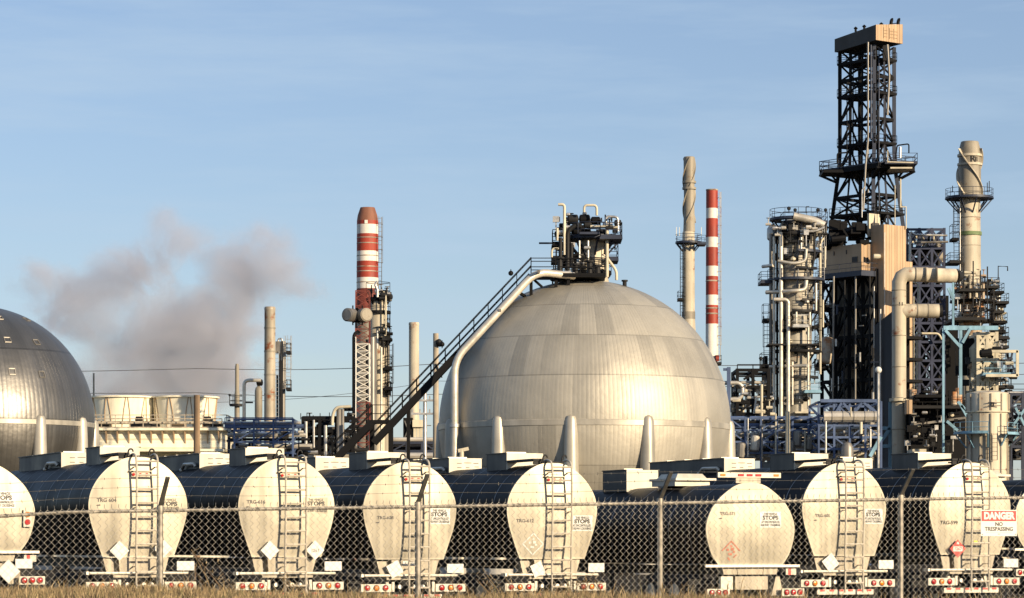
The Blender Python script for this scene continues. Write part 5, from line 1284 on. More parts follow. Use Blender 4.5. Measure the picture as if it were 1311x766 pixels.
def build_drum_structure():
    Y = 350; s = S(Y); dR = Vector((math.cos(BE), math.sin(BE), 0)); dL = Vector((-math.sin(BE), math.cos(BE), 0))
    root = col_thing('drum_structure', 1100, Y, 'dark open steel drum structure with a tan clad house and tall tan clad shaft', 'industrial structure')
    rbox(root, 'stair_shaft', 1129.5, 14, 31.5, 289, None, Y, 'tan_cladding', -1.5)
    rbox(root, 'stair_shaft', 1157, 4, 19, 330, None, Y+1, 'tan_cladding', 4)
    rbox(root, 'clad_house', 1101.5, 46.5, 18, 313, 349, Y, 'tan_cladding', -1, floor=None)
    rbox(root, 'clad_panel', 1101.5, 5, 18, 348, 350.5, Y, 'dark_steel', -1.05)
    # dark deck under the house, with railing
    c = Vector((X(1101.5, Y), Y-1, Z(350, Y)))
    b = Bag(); p = [c-dR*.9-dL*.9, c+dR*2.6-dL*.9, c+dR*2.6+dL*6.4, c-dR*.9+dL*6.4]; b.hexa([q-Vector((0, 0, .45)) for q in p], p); dk = b.build('platform', 'navy_steel', root)
    g = Bag(); railing_line(g, [p[3], p[0], p[1]]); g.build('railing', 'navy_steel', dk)
    # louvre and door marks on the house
    b = Bag(); q = Vector((X(1101.5, Y), Y-1.03, 0)); 
    for k, zz, w in ((.62, 334, .9), (.62, 331, .9), (2.4, 322, .12), (4.5, 322, .12)): a = q+dL*k-dR*.04; b.beam(a+Vector((0, 0, Z(zz, Y))), a+dL*w+Vector((0, 0, Z(zz, Y))), .06, .35 if w > .5 else .5)
    for k in (.5, 1.0): a = q+dR*k-dL*.03; b.beam(a+Vector((0, 0, Z(330, Y))), a+Vector((0, 0, Z(336, Y))), .2)
    b.build('louvre', 'dark_cladding', root)
    # open steelwork below: dark columns, floors, fans of braces, grimy wall and drums inside
    xs = [(1056, 0), (1072, 0), (1088, 0), (1104, 0), (1122, 0)]
    c0 = Vector((X(1122, Y), Y-.6, 0)); wl = 62*s/math.sin(BE)
    cols = [c0+dL*wl*k/4 for k in range(5)]; back = [q+dR*7.5 for q in cols]
    lv = [Z(y, Y) for y in (350, 392, 430, 458, 486, 515)]
    for q in cols+back[1:]: b = Bag(); b.beam(q, q+Vector((0, 0, Z(345, Y))), .42); b.build('column', 'black_steel', root)
    for z in lv:
        b = Bag(); b.beam(cols[0]+Vector((0, 0, z)), cols[-1]+Vector((0, 0, z)), .3, .45); b.beam(back[0]+Vector((0, 0, z)), back[-1]+Vector((0, 0, z)), .3, .4)
        for q, e in zip(cols, back): b.beam(q+Vector((0, 0, z)), e+Vector((0, 0, z)), .25, .35)
        b.build('floor_beam', 'black_steel', root)
    b = Bag()
    for za, zb_ in zip(lv[1:-1], lv[2:]):
        for k in (0, 2):
            mid = cols[k+1]+Vector((0, 0, zb_)); 
            for j in (k, k+2): b.beam(mid, cols[j]+Vector((0, 0, za)), .26)
            b.beam(mid, (cols[k]+cols[k+1])/2+Vector((0, 0, za)), .2); b.beam(mid, (cols[k+2]+cols[k+1])/2+Vector((0, 0, za)), .2)
    for k in range(4): b.beam(cols[k]+Vector((0, 0, lv[1])), cols[k+1]+Vector((0, 0, lv[0])), .2); b.beam(cols[k+1]+Vector((0, 0, lv[1])), cols[k]+Vector((0, 0, lv[0])), .2)
    b.build('bracing', 'black_steel', root)
    b = Bag(); w0 = [cols[0]+dR*1.0+dL*.3, cols[-1]+dR*1.0-dL*.2]; b.hexa([w0[0], w0[1], w0[1]+dR*.25, w0[0]+dR*.25], [q+Vector((0, 0, Z(354, Y))) for q in (w0[0], w0[1], w0[1]+dR*.25, w0[0]+dR*.25)]); b.build('inner_wall', 'grime_wall', root)
    for px, y0, y1, w, m in ((1066, 355, 590, 1.2, 'dull_cladding'), (1080, 360, 590, 1.0, 'dark_steel'), (1094, 352, 590, 1.2, 'dull_cladding'), (1117.5, 368, 530, .8, 'galvanised'), (1112, 352, 590, 1.2, 'dark_steel')):
        pipe(root, Y, [(px, y1, -1.2-(1122-px)*-.02), (px, y0, -1.2)], w, m, name='riser_pipe')
    # galleries and clutter on the left edge, between it and the cream column
    for y in (365, 392, 415, 440, 470): deck(root, 1048, 1062, Y+2, Y+7, y, 'black_steel')
    for (a0, c_, a1, c1) in ((1048, 392, 1060, 365), (1048, 415, 1060, 440), (1048, 470, 1060, 440), (1050, 365, 1062, 350)): b = Bag(); b.beam(W(a0, c_, Y, 3), W(a1, c1, Y, 3), .3); b.build('bracing', 'dark_steel', root)
    b = Bag(); p = W(1057, 452, Y, 1.5); b.drum(W(1057, 462, Y, 1.5), W(1062, 434, Y, 1.5), .8, 12); b.build('chute', 'vessel_rusty', root)
    # pale stair head on the roof, and the dark machinery on it
    rbox(root, 'stair_head', 1114, 2, 15.5, 272, 302, Y, 'cream_steel', 1.0); rbox(root, 'stair_opening', 1118.2, .3, 9.5, 284, 300, Y, 'dark_cladding', .98)
    r = random.Random(9)
    for i in range(46):
        px, py = r.uniform(1058, 1112), r.uniform(286, 314); p = W(px, py, Y, r.uniform(-1, 6)); b = Bag(); q = r.random()
        if q < .4: b.box(p, (r.uniform(.5, 1.6), 1, r.uniform(.4, 1.2)))
        elif q < .7: b.beam(p, p+Vector((r.uniform(-2.5, 2.5), 0, r.uniform(-.5, 1.2))), .2)
        else: b.drum(p, p+Vector((r.uniform(.6, 1.8), .3, .2)), r.uniform(.25, .5), 8)
        b.build('machinery', 'black_steel' if r.random() < .8 else 'dark_steel', root)
    b = Bag(); rbox(root, 'shaded_annex', 1147, 29, 7, 394, None, Y, 'shaded_cladding', -4.6, roof=(0, 0, 24, 24))  # slate colour and sloped top stand in for the shadow beside the duct
    rr_ = random.Random(31)
    for i in range(26):
        px, py = rr_.uniform(1058, 1118), rr_.uniform(370, 540); b = Bag(); L_ = rr_.uniform(4, 18); q = W(px, py, Y, -2.4+ (1122-px)*.045)
        if rr_.random() < .6: b.tube(q, q+Vector((0, 0, L_*s)), rr_.uniform(.06, .14), 6)
        else: b.beam(q, q+Vector((L_*s*.6, -.4, 0)), .12)
        b.build('conduit', rr_.choice(('dark_steel', 'dull_cladding', 'navy_steel', 'galvanised')), root)
    # pale half drum below the roof edge on the right
    pipe(root, Y, [(1129.8, 532, -2), (1129.8, 300, -2)], .5, 'galvanised', 'downpipe')
    pipe(root, Y, [(1124, 590, -2.4), (1124, 398, -2.4)], 1.0, 'galvanised', 'downpipe')
    b = Bag(); q = W(1121, 330, Y, -1.4); b.drum(q-Vector((.35, 0, 0)), q+Vector((.35, 0, 0)), .3, 10); b.build('flood_lamp', 'cream_steel', root)
build_drum_structure()

def build_derrick():
    Y = 352; s = S(Y); root = col_thing('derrick', 1115, Y, 'tall dark lattice derrick with a tan cabin on top', 'derrick')
    root.location.z = Z(300, Y)
    dR = Vector((math.cos(BE), math.sin(BE), 0)); dL = Vector((-math.sin(BE), math.cos(BE), 0))
    # near corner at pixel 1119; half widths in px on each side, as the tower narrows
    def corner(y):
        if y > 213: k = (y-213)/(300-213); l, r_ = 37+k*12, 31+k*14
        else: l, r_ = (38.5, 28.5) if y < 190 else (38.5+(y-190)/23*(-1.5+2), 28.5+(y-190)/23*2.5)
        cx = 1119; a = l*s/math.sin(BE); e = r_*s/math.cos(BE); ctr = Vector((X(1115, Y), Y+4.0, 0))
        z = Vector((0, 0, Z(y, Y)))
        m = ctr; return [m-dR*e/2-dL*a/2+z, m+dR*e/2-dL*a/2+z, m+dR*e/2+dL*a/2+z, m-dR*e/2+dL*a/2+z]
    lv = [56, 74, 96, 117, 150, 181, 213, 248, 272, 310]
    for i in range(4):
        b = Bag(); pts = [corner(y)[i] for y in (310, 213, 190, 56)]
        for a, e in zip(pts[:-1], pts[1:]): b.beam(a, e, .42)
        b.build('leg', 'navy_steel' if i in (0, 1) else 'black_steel', root)
    # intermediate uprights on the two near faces and the far faces
    for (i, j), ks in (((0, 1), (.5,)), ((0, 3), (.33, .66)), ((3, 2), (.5,)), ((1, 2), (.5,))):
        for k in ks:
            b = Bag(); q = [corner(y)[i].lerp(corner(y)[j], k) for y in (310, 213, 56)]
            b.beam(q[0], q[1], .2); b.beam(q[1], q[2], .2); b.build('upright', 'navy_steel' if (i, j) == (0, 1) else 'black_steel', root)
    for a_, y in enumerate(lv[1:-1]):
        b = Bag(); c = corner(y)
        for i in range(4): b.beam(c[i], c[(i+1) % 4], .25, .36)
        big = y in (74, 96, 117, 181)
        f = b.build('floor_beam', 'black_steel', root)
        if y in (74, 117, 181, 272):
            g = Bag(); o = [p+(p-sum(c, Vector())/4)*.10 for p in c]; g.hexa([p-Vector((0, 0, .12)) for p in o], o); railing_line(g, o+[o[0]], 1.0, .06); g.build('gallery', 'black_steel', f)
    for ya, yb in zip(lv[:-1], lv[1:]):
        b = Bag(); ca, cb = corner(ya), corner(yb)
        for i in range(4):
            j = (i+1) % 4
            if (yb-ya) > 26:
                mid = (ca[i]+ca[j])/2; b.beam(mid, cb[i], .18); b.beam(mid, cb[j], .18)
            else: b.beam(ca[i], cb[j], .17); b.beam(ca[j], cb[i], .17)
        b.build('bracing', 'black_steel', root)
    # main gallery
    c = corner(211); ctr = sum(c, Vector())/4
    o = [ctr+(p-ctr)*1.0+((p-ctr).normalized()*2.4) for p in c]
    b = Bag(); b.hexa([p-Vector((0, 0, .55)) for p in o], o); pl = b.build('platform', 'black_steel', root)
    g = Bag(); railing_line(g, o+[o[0]], 1.15, .07); g.build('railing', 'navy_steel', pl)
    cc = corner(228)
    for p, q in zip(o, cc): b = Bag(); b.beam(p-Vector((0, 0, .5)), q, .3); b.beam(p.lerp(ctr, .25)-Vector((0, 0, .5)), q, .22); b.build('knee_brace', 'black_steel', root)
    for px0, px1, py, m in ((1054, 1080, 219, 'black_steel'), (1133, 1175, 208, 'navy_steel'), (1140, 1168, 214, 'cream_steel')): deck(root, px0, px1, Y-2, Y+2, py, m, rail=(m != 'cream_steel'))
    for pts, r_, m in (([(1069, 213), (1069, 200), (1082, 199)], 1.0, 'black_steel'), ([(1143, 207), (1145, 190), (1160, 188), (1160, 200)], .9, 'black_steel'), ([(1133, 212), (1133, 196)], .7, 'cream_steel'), ([(1149, 206), (1149, 192)], 1.6, 'galvanised'),
                       ([(1133, 211), (1166, 212)], .9, 'cream_steel')): pipe(root, Y, [(a, e, -2.5) for a, e in pts], r_, m, 'davit')
    # guide rails, cable chutes and pipes up the middle
    for pts, r_, m in (([(1104, 270, -1), (1107, 213, -1), (1110, 180, -1), (1110, 56, -1)], 1.3, 'dull_cladding'), ([(1102, 280, -1.2), (1102, 245, -1.2), (1106, 240, -1.2)], .7, 'galvanised'), ([(1114, 280, 2), (1114, 60, 2)], 1.0, 'dull_cladding'), ([(1113.5, 180, -1.2), (1113.5, 60, -1.2)], 1.2, 'navy_steel'),
                       ([(1134, 150, -1.5), (1136.5, 100, -1.5), (1134, 60, -1.5)], 1.5, 'dull_cladding'), ([(1126, 285, .5), (1126, 60, .5)], .9, 'navy_steel'), ([(1150, 268, -2), (1150, 232, -2)], 1.2, 'cream_steel'), ([(1143, 290, -2), (1143, 240, -2)], .6, 'cream_steel'), ([(1158, 295, -1.5), (1158, 267, -1.5), (1150, 267, -1.5)], .8, 'cream_steel'), ([(1122, 275, 1), (1122, 250, 1)], 3.0, 'dark_steel'), ([(1096, 230, 3), (1096, 80, 3)], .7, 'black_steel'), ([(1088, 205, 3), (1088, 100, 3)], .7, 'black_steel'), ([(1138, 290, 3), (1138, 100, 3)], .7, 'navy_steel')):
        pipe(root, Y, pts, r_, m, 'guide_rail', 0)
    b = Bag(); q = corner(64)[0]; b.box(W(1135, 68, Y, .3), (.8, .8, 1.8)); b.beam(W(1131, 60, Y), W(1138, 80, Y), .3); b.build('hoist', 'dark_steel', root)
    # the cabin, with its roof and floor rising towards the lit end
    cab, base, z0, z1 = rbox(root, 'cabin', 1119.5, 46, 38, 34, 53.5, Y, 'dark_cladding', -1.2, roof=(0, -5.5, 0, 8.5), floor=(0, 0, 4, 6))  # dark cladding paints shade on the tan cabin's unlit faces
    tw = Bag(); c, rr = base[0], base[1]; up = lambda p, z: Vector((p.x, p.y, z)); n = (rr-c).normalized().cross(Vector((0, 0, 1))); e = n*.06
    tw.hexa([up(c, z0)+e, up(rr, z0)+e, up(rr, z0)+n*.02, up(c, z0)+n*.02], [up(c, z1)+e, up(rr, z1+5.5*s)+e, up(rr, z1+5.5*s)+n*.02, up(c, z1)+n*.02]); tw.build('end_wall', 'tan_cladding', cab)
    b = Bag()
    for u0 in (.28, .50, .66):
        for v in (.30, .52, .72): a = c.lerp(rr, u0)+n*.09; d = c.lerp(rr, u0+.14)+n*.09; zz = z0+(z1-z0)*v; b.beam(up(a, zz), up(d, zz), .05, .05)
        a = c.lerp(rr, u0)+n*.09; b.beam(up(a, z0+(z1-z0)*.2), up(a, z0+(z1-z0)*.9), .07)
    b.build('panel_joint', 'tan_dark', cab)
    for px, py, h in ((1098, 36, 3.5), (1109, 33.5, 3.5), (1131, 30, 3)): b = Bag(); b.tube(W(px, py+1, Y, 2), W(px, py-h, Y, 2), .14, 8); b.lathe(W(px, py-h, Y, 2), [(.2, -.1), (.26, 0), (.05, .18)], 10); b.build('roof_vent', 'black_steel', cab)
    for px in (1143, 1152): b = Bag(); b.poly([W(px, 31, Y, 1.5), W(px, 25, Y, 1.5), W(px+1, 22.5, Y, 1.5), W(px+2.5, 22.5, Y, 1.5)], .2, 8, bend=.3); b.build('roof_vent', 'black_steel', cab)
    b = Bag(); b.beam(W(1140, 28.5, Y, 1.5), W(1150, 27, Y, 1.5), .1); b.build('roof_rail', 'dark_steel', cab)
build_derrick()

def build_duct():
    Y = 343; s = S(Y); root = col_thing('flue_duct', 1151, Y, 'thick white flue duct rising and bending towards the right hand stack', 'duct')
    b = Bag(); r = 9.3*s; b.poly([(X(1151, Y), Y, 0), W(1151, 362, Y), W(1154, 355, Y), W(1160, 351.5, Y), W(1168, 351.5, Y), W(1225, 352, Y, 1.5)], r, 28); b.build('main_duct', 'stack_cream', root)
    b = Bag(); b.poly([W(1155, 398, Y), W(1202, 398.5, Y)], 8.9*s, 28); b.build('branch_duct', 'stack_cream', root)
    for y in (372, 391, 430, 470, 512, 550): b = Bag(); b.lathe((X(1151, Y), Y, Z(y, Y)), [(r, -.05), (r+.05, -.03), (r+.05, .03), (r, .05)], 28, smooth=False); b.build('stiffener_ring', 'stack_grey', root)
    for px, y, q in ((1172, 351.6, r), (1185, 351.7, r), (1199, 351.7, r), (1174, 398.2, 8.9*s), (1188, 398.3, 8.9*s)): p = W(px, y, Y); b = Bag(); b.poly([p-Vector((.06, 0, 0)), p+Vector((.06, 0, 0))], q+.045, 28); b.build('stiffener_ring', 'stack_grey', root)
    b = Bag(); b.poly([W(1202, 398.5, Y), W(1206, 398.5, Y)], 8.0*s, 20); b.poly([W(1225, 352, Y, 1.5), W(1230, 352, Y, 2)], 8.2*s, 20); b.build('duct_end', 'dark_steel', root)
    b = Bag(); b.lathe((X(1151, Y), Y, Z(512, Y)), [(r+.06, -.2), (r+.3, -.2), (r+.3, .15), (r+.06, .15)], 28, smooth=False); b.build('support_collar', 'cream_steel', root)
    b = Bag(); p = W(1152, 391, Y, -r-.03); b.box(p+Vector((-.12, 0, .1)), (.06, .03, .4)); b.box(p+Vector((.2, 0, .1)), (.06, .03, .4)); b.build('lug', 'dark_steel', root)
    for a in (1160.5, 1141): b = Bag(); b.beam((X(a, Y), Y+1.0, 0), W(a, 514, Y, 1.0), .35); b.build('support_post', 'pale_blue_steel', root)
    for x0, x1, y0, y1 in ((1128, 1141, 566, 548), (1128, 1141, 548, 548), (1128, 1128, 548, 590), (1128, 1141, 571, 571)): b = Bag(); b.beam(W(x0, y0, Y, .8), W(x1, y1, Y, .8), .4); b.build('support_frame', 'pale_blue_steel', root)
build_duct()

def build_right_stack():
    Y = 364; s = S(Y); root = col_thing('stack', 1241, Y, 'thick cream stack with a grey tapered top, spiral fins and a dark gallery', 'stack', 'tall stacks')
    b = Bag(); lathe_px(b, 1241.5, Y, [(10.5, 181.5), (11.2, 182), (13.4, 190.5), (13.9, 196), (14.2, 215), (14.3, 252)], 44); b.build('upper_shell', 'stack_grey', root)
    b = Bag(); lathe_px(b, 1242, Y, [(12.6, 252), (13, 256), (13.6, 330), (14.2, 400), (14.2, 700+CAMZ/s)], 44); b.build('shell', 'stack_cream', root)
    for a in (205, 325, 85): strake(root, 1241.5, Y, lambda y: 14, 192, 250, .42, a, .32, 'stack_cream', sgn=1)
    b = Bag()
    for y in (199.5, 211): b.lathe((X(1241.5, Y), Y, Z(y, Y)), [(14*s, -.14), (15.8*s, -.14), (15.8*s, .14), (14*s, .14)], 40, smooth=False)
    b.build('ring_band', 'stack_cream', root)
    M = Matrix.Translation(Vector((X(1243.5, Y), Y, Z(205.3, Y)))-root.location)@TXT
    rr = 14.25*s; cxl = X(1241.5, Y)-root.location.x
    lettering('letter', 'R', 1.15, 'dark_steel', root, M, .03, project=lambda v: Vector((v.x, -math.sqrt(max(.01, rr*rr-(v.x-cxl)**2))-.03, v.z)))
    b = Bag()
    for dx in (5.5, 7.5): b.box((X(1241.5+dx, Y), Y-math.sqrt(14.2**2-dx*dx)*s-.03, Z(205.3, Y)), (.09, .05, .6))
    b.build('gauge_bar', 'dark_steel', root)
    platform(root, 1241, Y, 254, 31, 13, m='navy_steel')
    for px, h in ((1219.5, 8), (1264, 12), (1266.5, 14)): b = Bag(); b.beam(W(px, 246, Y), W(px, 246-h, Y), .09); b.build('mast_lamp', 'dark_steel', root)
    b = Bag()
    for i in range(22): a = R(190+160*i/21); d = Vector((math.cos(a), math.sin(a), 0)); b.box(Vector((X(1242, Y), Y, Z(299.5, Y)))+d*(13.45*s+.02), (.22, .22, .45), a)
    b.build('green_band', mat('green_band', (.16, .22, .10), 0, .7, .4, 3), root)
    for y in (279, 315, 350): b = Bag(); b.lathe((X(1242, Y), Y, Z(y, Y)), [(13.4*s, -.05), (13.75*s, -.03), (13.75*s, .03), (13.4*s, .05)], 40); b.build('band', 'stack_grey', root)
    ladder(root, 1224.5, Y, 256, 335, 0, .6, True, 'dark_steel'); pipe(root, Y, [(1228, 256, -.8), (1228, 400, -.8)], .7, 'galvanised'); deck(root, 1216, 1232, Y-2, Y+2, 335, 'dark_steel'); deck(root, 1219, 1228, Y-1.5, Y+1, 306, 'black_steel', h=1.8)
    # rusted burner section with galleries
    Y2 = 356; s2 = S(Y2); v = col_thing('burner_vessel', 1249, Y2, 'rust stained vessel ringed by galleries below the thick cream stack', 'vessel')
    b = Bag(); lathe_px(b, 1246, Y2, [(9, 376), (13, 384), (14.5, 388), (14.5, 412), (11, 418), (11, 430), (8, 434)]); b.build('shell', 'vessel_rusty', v)
    for y, r_ in ((386.5, 30), (412, 27)): platform(v, 1246, Y2, y, r_, 14, m='black_steel', brackets=False)
    deck(v, 1221, 1262, Y2-4.5, Y2+4, 408, 'dark_steel'); deck(v, 1228, 1262, Y2-4.0, Y2, 371, 'dark_steel', h=1.6)
    for a, h in ((1228, 340), (1240, 338), (1249, 350), (1258, 345), (1266, 375)): b = Bag(); b.beam(W(a, 412, Y2, -3.6), W(a, h, Y2, -3.6), .14); b.build('upright', 'dark_steel', v)
    scatter_valves(v, 1226, 1262, 350, 386, Y2-3, 4, 34, 61, ('dark_steel', 'vessel_rusty', 'galvanised', 'cream_steel')); scatter_valves(v, 1222, 1272, 388, 410, Y2-4, 4, 24, 62, ('dark_steel', 'vessel_rusty', 'galvanised', 'black_steel'))
    for pts, r_, m in (([(1224, 352), (1244, 353)], 1.8, 'cream_steel'), ([(1226, 366), (1244, 366)], 1.5, 'cream_steel'), ([(1236, 385), (1236, 356)], 2, 'stack_grey'), ([(1253, 386), (1253, 366)], 2, 'vessel_rusty'), ([(1244, 384), (1244, 372)], 2.4, 'stack_cream')): pipe(v, Y2, [(a, e, -3.4) for a, e in pts], r_, m)
    # slim column and stair galleries at the right of the vessel
    Y3 = 369; c = col_thing('stair_column', 1275, Y3, 'slim cream column with stacked small galleries right of the rust stained vessel', 'column'); b = Bag(); lathe_px(b, 1271, Y3, [(3, 372), (4.5, 376), (4.8, 590)], 20); b.build('shell', 'stack_cream', c)
    b = Bag(); lathe_px(b, 1278.5, Y3, [(2.4, 378), (2.8, 590)], 16); b.build('shell', 'galvanised', c)
    for y, a, e in ((367, 1256, 1280), (374, 1268, 1286), (387, 1272, 1292), (399, 1272, 1286), (412, 1272, 1290), (424, 1272, 1288), (437, 1270, 1290), (446, 1272, 1286)): deck(c, a, e, Y3-2.5, Y3+1, y, 'dark_steel' if y % 2 else 'black_steel')
    pipe(c, Y3, [(1278, 372), (1278, 341), (1290, 341.5), (1290, 347)], .8, 'dark_steel', 'davit', 0); scatter_valves(c, 1258, 1282, 356, 372, Y3-2, 3, 18, 63, ('dark_steel', 'galvanised', 'cream_steel')); scatter_valves(c, 1268, 1288, 376, 446, Y3-2.5, 3, 30, 64, ('dark_steel', 'galvanised', 'cream_steel'))
build_right_stack()

def build_regenerator():
    Y = 312; s = S(Y); root = col_thing('regenerator', 1264, Y, 'large cream vessel with vertical seams at the foot of the thick cream stack', 'vessel')
    b = Bag(); n = 12; r_ = 27.5*s
    b.lathe((X(1264.5, Y), Y, 0), [(r_*.95, 0), (r_*.95, Z(528, Y)-.1), (r_, Z(527.5, Y)), (r_, Z(505, Y)), (r_*.97, Z(503.5, Y)), (r_*.5, Z(501, Y))], n, smooth=False); b.build('shell', 'stack_cream', root)
    b = Bag()
    for i in range(n):
        a = 2*math.pi*i/n; d = Vector((math.cos(a), math.sin(a), 0)); c = Vector((X(1264.5, Y), Y, 0)); b.beam(c+d*r_*.97, c+d*r_*.97+Vector((0, 0, Z(528, Y)-.2)), .12); b.beam(c+d*(r_+.02)+Vector((0, 0, Z(527, Y))), c+d*(r_+.02)+Vector((0, 0, Z(505, Y))), .12)
    b.build('seam_strip', 'stack_grey', root)
    b = Bag(); b.lathe((X(1264.5, Y), Y, Z(527.8, Y)), [(r_, -.08), (r_+.12, -.06), (r_+.12, .06), (r_, .08)], n, smooth=False); b.build('flange', 'cream_steel', root)
    b = Bag(); q = W(1268, 521, Y, -r_-.15); b.box(q, (1.3, .12, .06)); b.box(q+Vector((0, 0, .35)), (1.3, .12, .06)); b.box(q+Vector((-.1, -.05, .15)), (.16, .12, .4)); b.build('lifting_lug', 'dark_steel', root)
    platform(root, 1264.5, Y, 555, 44, 27, 180, 262, 'pale_blue_steel'); platform(root, 1264.5, Y, 556, 40, 27, 300, 400, 'pale_blue_steel'); ladder(root, 1268, Y, 556, 590, -r_-.3, .6, False, 'dark_steel'); ladder(root, 1288, Y, 545, 590, -1, .6, True, 'dark_steel')
    for y in (536, 548, 566): platform(root, 1264.5, Y, y, 33, 27, 330, 400, 'dark_steel', False)
    pipe(root, Y, [(1259.5, 555, -r_), (1259.5, 590, -r_)], .8, 'dark_steel')
    # tapering legs and braced cone under the frame above
    tp = thing('cyclone_tower', (X(1262, Y+8), Y+8, 0), 'pale blue and cream steel tower with a boxed gallery above the large cream vessel', 'tower'); Yt = Y+8
    steel_frame(tp, 1252, 1276, 425, 503, Yt, 5, 2, (428, 444, 460, 482, 502), .34, 'cream_steel', True, 1, False, .24, 'x', 3)
    b = Bag(); c = (X(1264, Yt), Yt+2.5, 0); b.lathe(c, [(.6, Z(500, Yt)), (1.9, Z(478, Yt)), (2.0, Z(445, Yt)), (1.2, Z(432, Yt)), (1.2, Z(424, Yt))], 24); b.build('cyclone', 'stack_cream', tp)
    pxbox(tp, 'wall_panel', 1253, 1270, 434, 470, Yt, .2, 'stack_cream', 1.2); pxbox(tp, 'wall_panel', 1226, 1250, 432, 480, Yt, .3, 'black_steel', 1.5)
    b = Bag(); z = Z(421, Yt); b.box(((X(1206, Yt)+X(1276, Yt))/2, Yt-1.0, z), (X(1276, Yt)-X(1206, Yt), .4, .45)); b.build('cross_beam', 'pale_blue_steel', tp)
    for px, y0, y1, w in ((1228, 421, 506, .32), (1218.5, 363, 421, .22), (1206, 421, 590, .24)): b = Bag(); b.beam(W(px, y0, Yt, -1), W(px, y1, Yt, -1) if y1 < 590 else Vector((X(px, Yt), Yt-1, 0)), w); b.build('column', 'pale_blue_steel', tp)
    for a in ((1208, 424, 1228, 446), (1240, 422, 1230, 440), (1212, 370, 1218, 384), (1228, 520, 1236, 534), (1224, 515, 1238, 530), (1210, 540, 1224, 552)): b = Bag(); b.beam(W(a[0], a[1], Yt, -1.2), W(a[2], a[3], Yt, -1.2), .3); b.build('bracing', 'pale_blue_steel', tp)
    # boxed gallery at the right
    Yg = Yt-2
    for y0, y1, m in ((450, 450, 'cream_steel'), (481, 481, 'cream_steel')):
        b = Bag(); b.beam(W(1258 if y0 == 450 else 1262, y0, Yg), W(1303, y0, Yg), .3); b.build('gallery_frame', m, tp)
    b = Bag(); b.beam(W(1302.5, 449, Yg), W(1302.5, 482, Yg), .3); b.build('gallery_frame', 'cream_steel', tp)
    deck(tp, 1258, 1302, Yg+.3, Yg+4, 479, 'pale_blue_steel', h=1.3); b = Bag()
    for a in ((1290, 452, 1290, 480), (1296, 452, 1290, 480), (1288, 452, 1302, 480)): b.beam(W(a[0], a[1], Yg+2), W(a[2], a[3], Yg+2), .2)
    b.build('bracing', 'navy_steel', tp)
    b = Bag(); b.drum(W(1256, 453, Yg-.3), W(1268, 452, Yg-.3), .45, 10); b.build('exhaust_drum', 'black_steel', tp)
    pxbox(tp, 'control_cabinet', 1276, 1288, 462, 470, Yg, 1, 'cream_steel', 2); pxbox(tp, 'control_cabinet', 1274, 1282, 470, 478, Yg, 1, 'pale_blue_steel', 2)
    for y in (432, 444, 462, 478, 495): deck(tp, 1268, 1292, Yt+1, Yt+5, y, 'dark_steel')
    scatter_valves(tp, 1240, 1300, 440, 502, Yt-1, 5, 40, 66, ('dark_steel', 'black_steel', 'galvanised', 'cream_steel'))
    # blue racks at the far right
    rk = thing('pipe_rack', (X(1305, Y+5), Y+5, 0), 'blue pipe rack right of the large cream vessel, cut off by the frame', 'pipe rack', 'steel pipe racks')
    steel_frame(rk, 1294, 1340, 504, 590, Y+5, 7, 3, (505, 522, 540, 556, 572), .28, 'navy_steel', True, 1, True, .18, 'mix', 15)
    for i, (y, rr, m) in enumerate(((503, .2, 'galvanised'), (514, .2, 'dull_cladding'), (533, .24, 'dark_steel'), (548, .3, 'silver_pipe'), (560, .3, 'galvanised'), (567, .25, 'silver_pipe'), (577, .35, 'silver_pipe'), (584, .3, 'galvanised'))): b = Bag(); b.tube(W(1291, y, Y+5, .5+i*.7), W(1345, y, Y+5, .5+i*.7), rr, 8); b.build('pipe', m, rk)
    scatter_valves(rk, 1292, 1320, 506, 585, Y+6, 4, 34, 67)
    g = Bag(); railing_line(g, [W(1292, 505, Y+5), W(1340, 505, Y+5)], 1.1, .07); g.build('railing', 'dark_steel', rk)
    b = Bag(); b.beam(W(1300, 522, Y+4.5), W(1312, 545, Y+4.5), .25); b.beam(W(1296, 546, Y+4.5), W(1312, 524, Y+4.5), .25); b.build('bracing', 'pale_blue_steel', rk)
build_regenerator()

